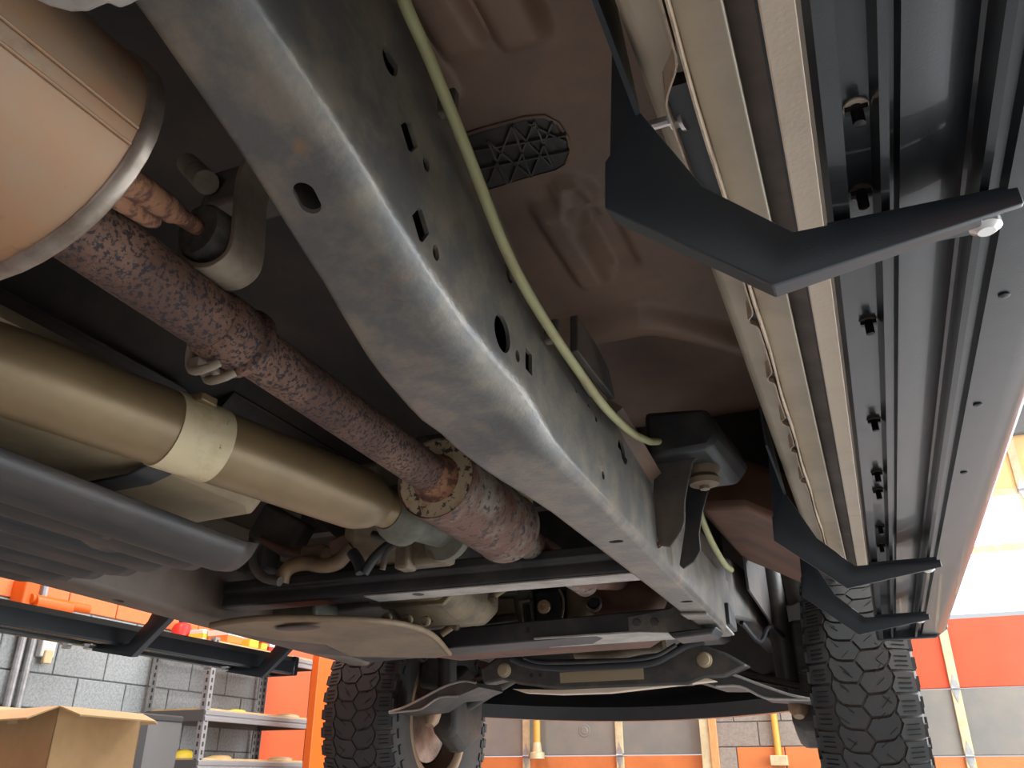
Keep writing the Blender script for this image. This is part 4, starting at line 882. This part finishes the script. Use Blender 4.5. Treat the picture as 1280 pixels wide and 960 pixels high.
MB().prism([at(p_, Y=1.62) for p_ in ((380, 640), (440, 690), (470, 720), (560, 720), (560, 640))], (0, 0.3, 0.02)).build('shade_backing', 'linkage', TR, bevel=0.01)  # dark sheet standing in for the shading beside the gearbox
MB().box(at((375, 769), Y=1.75), (0.16, 0.10, 0.06)).build('cooler', 'alloy_green', TR, bevel=0.01)
MB().bb((-1.32, 1.9, 0.40), (-1.05, 2.3, 0.62)).build('engine_mount', 'linkage', TR, bevel=0.02)
MB().bb((-1.2, 2.42, 0.40), (-0.42, 2.95, 1.0)).build('engine_block', 'linkage', TR, bevel=0.03)
# ------------------------------------------------------------------ front suspension
fm = MB().prism([at(p_, Y=2.55) for p_ in ((600, 836), (622, 820), (690, 824), (800, 822), (840, 812), (870, 803), (905, 815), (935, 832), (905, 846), (880, 848), (860, 856), (700, 862), (650, 856), (628, 850), (604, 856))], (0, 0.09, 0.005)).build('front_subframe', 'linkage', TR, bevel=0.008, label='dark grey front suspension cross member')
MB().prism([at(p_, Y=2.547) for p_ in ((700, 841), (804, 835), (805, 849), (701, 854))], (0, -0.003, 0)).build('sticker', 'label_tan', fm, label='plain tan label plate')
for px in ((881, 825), (631, 838)):
    c = at(px, Y=2.55); MB().lathe(c, (0, -1, 0), [(0, 0.022), (0.008, 0.022), (0.010, 0.017), (0.018, 0.016), (0.02, 0.008)], 20).build('cam_bolt', 'label_tan', fm)
for px in ((664, 844), (675, 844)): MB().lathe(at(px, Y=2.549), (0, -1, 0), [(0, 0.007), (0.002, 0.006)], 12).build('hole', 'wire_black', fm)
m = MB().prism([at(p_, Y=2.56) for p_ in ((640, 861), (700, 862), (790, 857), (880, 846), (895, 851), (840, 857), (760, 866), (700, 868), (655, 866))], (0, 0.04, 0)); m.build('torn_flange', 'beige_strip', fm, bevel=0.002)
sb_ = MB().tube(smooth_path([at(p_, Y=2.5) for p_ in ((640, 822), (662, 830), (700, 834), (760, 832), (812, 828), (836, 818), (858, 806), (880, 800))], 6), 0.013, 14).build('stabilizer_bar', 'wire_black', TR, smooth=60, label='black bent stabilizer bar')
MB().tube(smooth_path([at(p_, Y=2.46) for p_ in ((655, 822), (680, 828), (760, 826), (815, 821), (845, 806))], 6), 0.006, 10).build('brake_pipe', 'black_paint', sb_, smooth=60)
MB().tube(smooth_path([at(p_, Y=2.7) for p_ in ((720, 812), (760, 814), (800, 806), (830, 803))], 6), 0.03, 14).build('steering_rack', 'alloy', TR, smooth=60)
def control_arm(f):
    m = MB()
    up = [at(p_, Y=2.62) for p_ in ((866, 842), (885, 838), (915, 843), (950, 856), (985, 868), (1012, 874))]
    lo2 = [at(p_, Y=2.62) for p_ in ((862, 848), (895, 858), (925, 858), (955, 872), (985, 874), (1012, 875))]
    rings = [[u, u+V((0, 0.20, 0.01)), l+V((0, 0.20, 0)), l] for u, l in zip(up, lo2)]
    m.loft(rings); a = f(m).build('control_arm', 'linkage', TR, bevel=0.006)
    e = MB().tube([p_+V((0, -0.002, 0)) for p_ in smooth_path(up, 4)], 0.004, 8); f(e).build('arm_highlight', 'pale_steel', a, smooth=60)  # pale tube paints the highlight along the arm's edge
    e = MB().tube([p_+V((0, -0.002, 0)) for p_ in smooth_path(lo2[1:], 4)], 0.0035, 8); f(e).build('arm_highlight', 'pale_steel', a, smooth=60)
    return a
ca = control_arm(ident); ca['label'] = 'dark lower control arm with highlights drawn as pale edges'
control_arm(mirb)
def knuckle(f, s):
    k = MB(); k.loft([ring_oct(-0.22, y, z, 0.05, rz) for y, z, rz in ((2.95, 0.24, 0.10), (3.07, 0.24, 0.16), (3.2, 0.24, 0.10))]); kn = f(k).build('steering_knuckle', 'linkage', TR, bevel=0.02)
    k = MB().tube([(-0.5, 3.05, 0.36), (-0.2, 3.07, 0.22)], 0.022, 12); f(k).build('axle_shaft', 'linkage', kn)
    k = MB().tube([(-0.26, 2.9, 0.26), (-0.27, 2.85, 0.75)], [0.035, 0.03], 14); f(k).build('shock_absorber', 'linkage', kn)
    k = MB().tube([(-0.55, 2.75, 0.33), (-0.22, 2.80, 0.25)], 0.012, 10); f(k).build('tie_rod', 'linkage', kn)
    k = MB().lathe((-0.235, 2.84, 0.21), (0, -0.5, -1), [(0, 0.03), (0.03, 0.028), (0.05, 0.015)], 14); f(k).build('ball_joint', 'rim_tan', kn)
    k = MB().box((-0.19, 2.93, 0.38), (0.09, 0.10, 0.16)); f(k).build('brake_caliper', 'linkage', kn, bevel=0.015)
    k = MB().tube(smooth_path([(-0.24, 2.9, 0.40), (-0.28, 2.75, 0.42), (-0.30, 2.62, 0.36), (-0.33, 2.5, 0.40)], 5), 0.007, 8); f(k).build('brake_hose', 'wire_black', kn)
knuckle(ident, 1); knuckle(mirb, -1)
# front valance / bumper far ahead
vl = []
for k in range(13):
    t = k/12; x = -0.16-1.40*t; zl = 0.205+0.02*(2*t-1)**2; y = 3.5-0.25*(2*t-1)**2
    vl.append([V((x, y, zl)), V((x, y-0.02, zl+0.05)), V((x, y+0.05, zl+0.14)), V((x, y+0.12, zl+0.14)), V((x, y+0.06, zl-0.0))])
MB().loft(vl).build('air_dam', 'board_black', TR, smooth=50, label='curved black front air dam')
# ------------------------------------------------------------------ wheels
def wheel(xc, inner, label, f=ident):
    """xc: tyre centre X, inner: sign of the side facing the truck centre"""
    yc_, zc_, R, w = 3.07, 0.21, 0.405, 0.284
    C = V((xc, yc_, zc_))
    tp_ = [(-0.125, 0.235), (-0.138, 0.27), (-0.146, 0.32), (-0.142, 0.365), (-0.130, 0.392), (-0.10, R-0.003), (0, R), (0.10, R-0.003), (0.130, 0.392), (0.142, 0.365), (0.146, 0.32), (0.138, 0.27), (0.125, 0.235)]
    rim = MB().lathe(C, (1, 0, 0), [(-0.115, 0.20), (-0.128, 0.238), (-0.120, 0.244), (-0.115, 0.23), (-0.07, 0.215), (0.02, 0.19), (0.08, 0.21), (0.12, 0.24)] if inner < 0 else [(-0.12, 0.24), (-0.08, 0.21), (-0.02, 0.19), (0.07, 0.215), (0.115, 0.23), (0.120, 0.244), (0.128, 0.238), (0.115, 0.20)], 40, caps=False)
    wo = rim.build('wheel', 'rim_tan', TR, smooth=50, label=label)
    wo.modifiers.new('solid', 'SOLIDIFY').thickness = 0.006
    o = -inner*0.05
    MB().lathe(C+V((o, 0, 0)), (1, 0, 0), [(-0.012, 0.20), (-0.012, 0.06), (0.012, 0.06), (0.012, 0.20)], 40).build('wheel_disc', 'linkage', wo, smooth=40)
    MB().lathe(C+V((inner*0.06, 0, 0)), (1, 0, 0), [(-0.012, 0.165), (-0.012, 0.16), (0.012, 0.16), (0.012, 0.165)], 36).build('brake_disc', 'steel_rim', wo, smooth=40)
    ty_ = MB().lathe(C, (1, 0, 0), tp_, 72, caps=False).build('tyre', 'tyre_side', wo, smooth=50, label='black all-terrain tyre')
    # tread blocks
    m = MB(); NP = 42
    def blk(poly, h, r0=R-0.010):
        n = len(poly); cx_ = sum(p_[0] for p_ in poly)/n; cy_ = sum(p_[1] for p_ in poly)/n
        def mp(u, v, r, s):
            u, v = cx_+(u-cx_)*s, cy_+(v-cy_)*s
            rr = r-0.018*(abs(v)/0.142)**4; a = u; return C+V((v, -math.cos(a)*rr, math.sin(a)*rr))
        m.loft([[mp(u, v, r0, 1.0) for u, v in poly], [mp(u, v, r0+h, 0.965) for u, v in poly]])
    st_ = 2*PI/NP
    tri = lambda t: 4*abs((t % 1.0)-0.5)-1.0
    mid_ = lambda u: 0.010*tri(u/st_*1.0); edge_ = lambda u, sg: 0.080+0.007*tri(u/st_+(0.25 if sg > 0 else 0.6))
    for i in range(NP):
        for sg in (1, -1):
            ph = i*st_+(0.5*st_ if sg < 0 else 0); g = 0.0022
            us = [0.05, 0.27, 0.5, 0.73, 0.95]
            blk([(ph+u*st_, sg*0.139) for u in (0.05, 0.95)]+[(ph+u*st_, sg*(edge_(ph+u*st_, sg)+g)) for u in reversed(us)], 0.016)
            sl = 0.30
            lo_e = [(ph+u*st_, sg*g+mid_(ph+u*st_)) for u in us]
            hi_e = [(ph+(u+sl)*st_, sg*(edge_(ph+(u+sl)*st_, sg)-g)) for u in us]
            mi_l = [(ph+(0.05+sl*0.1)*st_, sg*0.045), (ph+(0.05+sl*0.3)*st_, sg*0.06)]
            mi_h = [(ph+(0.95+sl*0.1)*st_, sg*0.045), (ph+(0.95+sl*0.3)*st_, sg*0.06)]
            blk(lo_e+mi_h+list(reversed(hi_e))+list(reversed(mi_l)), 0.015)
            for rr, hh, dd in ((0.383, 0.022, 0.1), (0.352, 0.016, 0.35)):     # sidewall lugs
                aa = ph+dd*st_; xx = sg*(0.1415 if rr > 0.37 else 0.1455); e = []
                for q_, r_ in ((0, rr-hh/2), (0.55*st_, rr-hh/2), (0.55*st_, rr+hh/2), (0, rr+hh/2)):
                    e.append(C+V((xx, -math.cos(aa+q_)*r_, math.sin(aa+q_)*r_)))
                m.prism([p_-V((sg*0.006, 0, 0)) for p_ in e], V((sg*0.010, 0, 0)))
    m.build('tread', 'tyre_rubber', wo, smooth=30)
    sp_ = MB()
    for i in range(NP):
        for sg in (1, -1):
            ph = i*st_+(0.5*st_ if sg < 0 else 0)
            for q_ in (0.25, 0.47, 0.69):
                aa = ph+q_*st_
                for v0, v1 in ((0.095, 0.128),):
                    pts_ = []
                    for v in (v0, v1):
                        rr = R+0.0063-0.018*(v/0.142)**4; pts_.append((sg*v, rr))
                    d_ = 0.018*st_
                    vs_ = [C+V((x_, -math.cos(aa+e_)*r_, math.sin(aa+e_)*r_)) for x_, r_ in pts_ for e_ in (-d_, d_)]
                    sp_.add(vs_+[v_+(v_-V((v_.x, yc_, zc_))).normalized()*-0.004 for v_ in vs_], [(0, 1, 3, 2), (4, 6, 7, 5), (0, 2, 6, 4), (1, 5, 7, 3), (0, 4, 5, 1), (2, 3, 7, 6)])
    rs = random.Random(3)
    for i in range(NP):
        for sg in (1, -1):
            for k in range(2):
                aa = (i+rs.random()*0.8+0.2+(0.5 if sg < 0 else 0))*st_; v0 = 0.022+0.03*rs.random(); rr = R+0.0052
                dv2 = 0.022; da = rs.choice((-0.35, 0.3, 0.4))*st_; w_ = 0.02*st_
                q0_ = [(aa-w_, v0), (aa+w_, v0), (aa+da+w_, v0+dv2), (aa+da-w_, v0+dv2)]
                vs_ = [C+V((sg*v, -math.cos(a)*(rr-0.018*(v/0.142)**4), math.sin(a)*(rr-0.018*(v/0.142)**4))) for a, v in q0_]
                sp_.add(vs_+[v_+(v_-V((v_.x, yc_, zc_))).normalized()*-0.004 for v_ in vs_], [(0, 1, 2, 3), (4, 7, 6, 5), (0, 4, 5, 1), (1, 5, 6, 2), (2, 6, 7, 3), (3, 7, 4, 0)])
    sp_.build('sipes', 'tyre_groove', wo, kind='stuff', smooth=0)
wheel(-0.04, -1, 'front wheel on the near side')
wheel(mir(-0.04)-0.02, 1, 'front wheel on the far side')
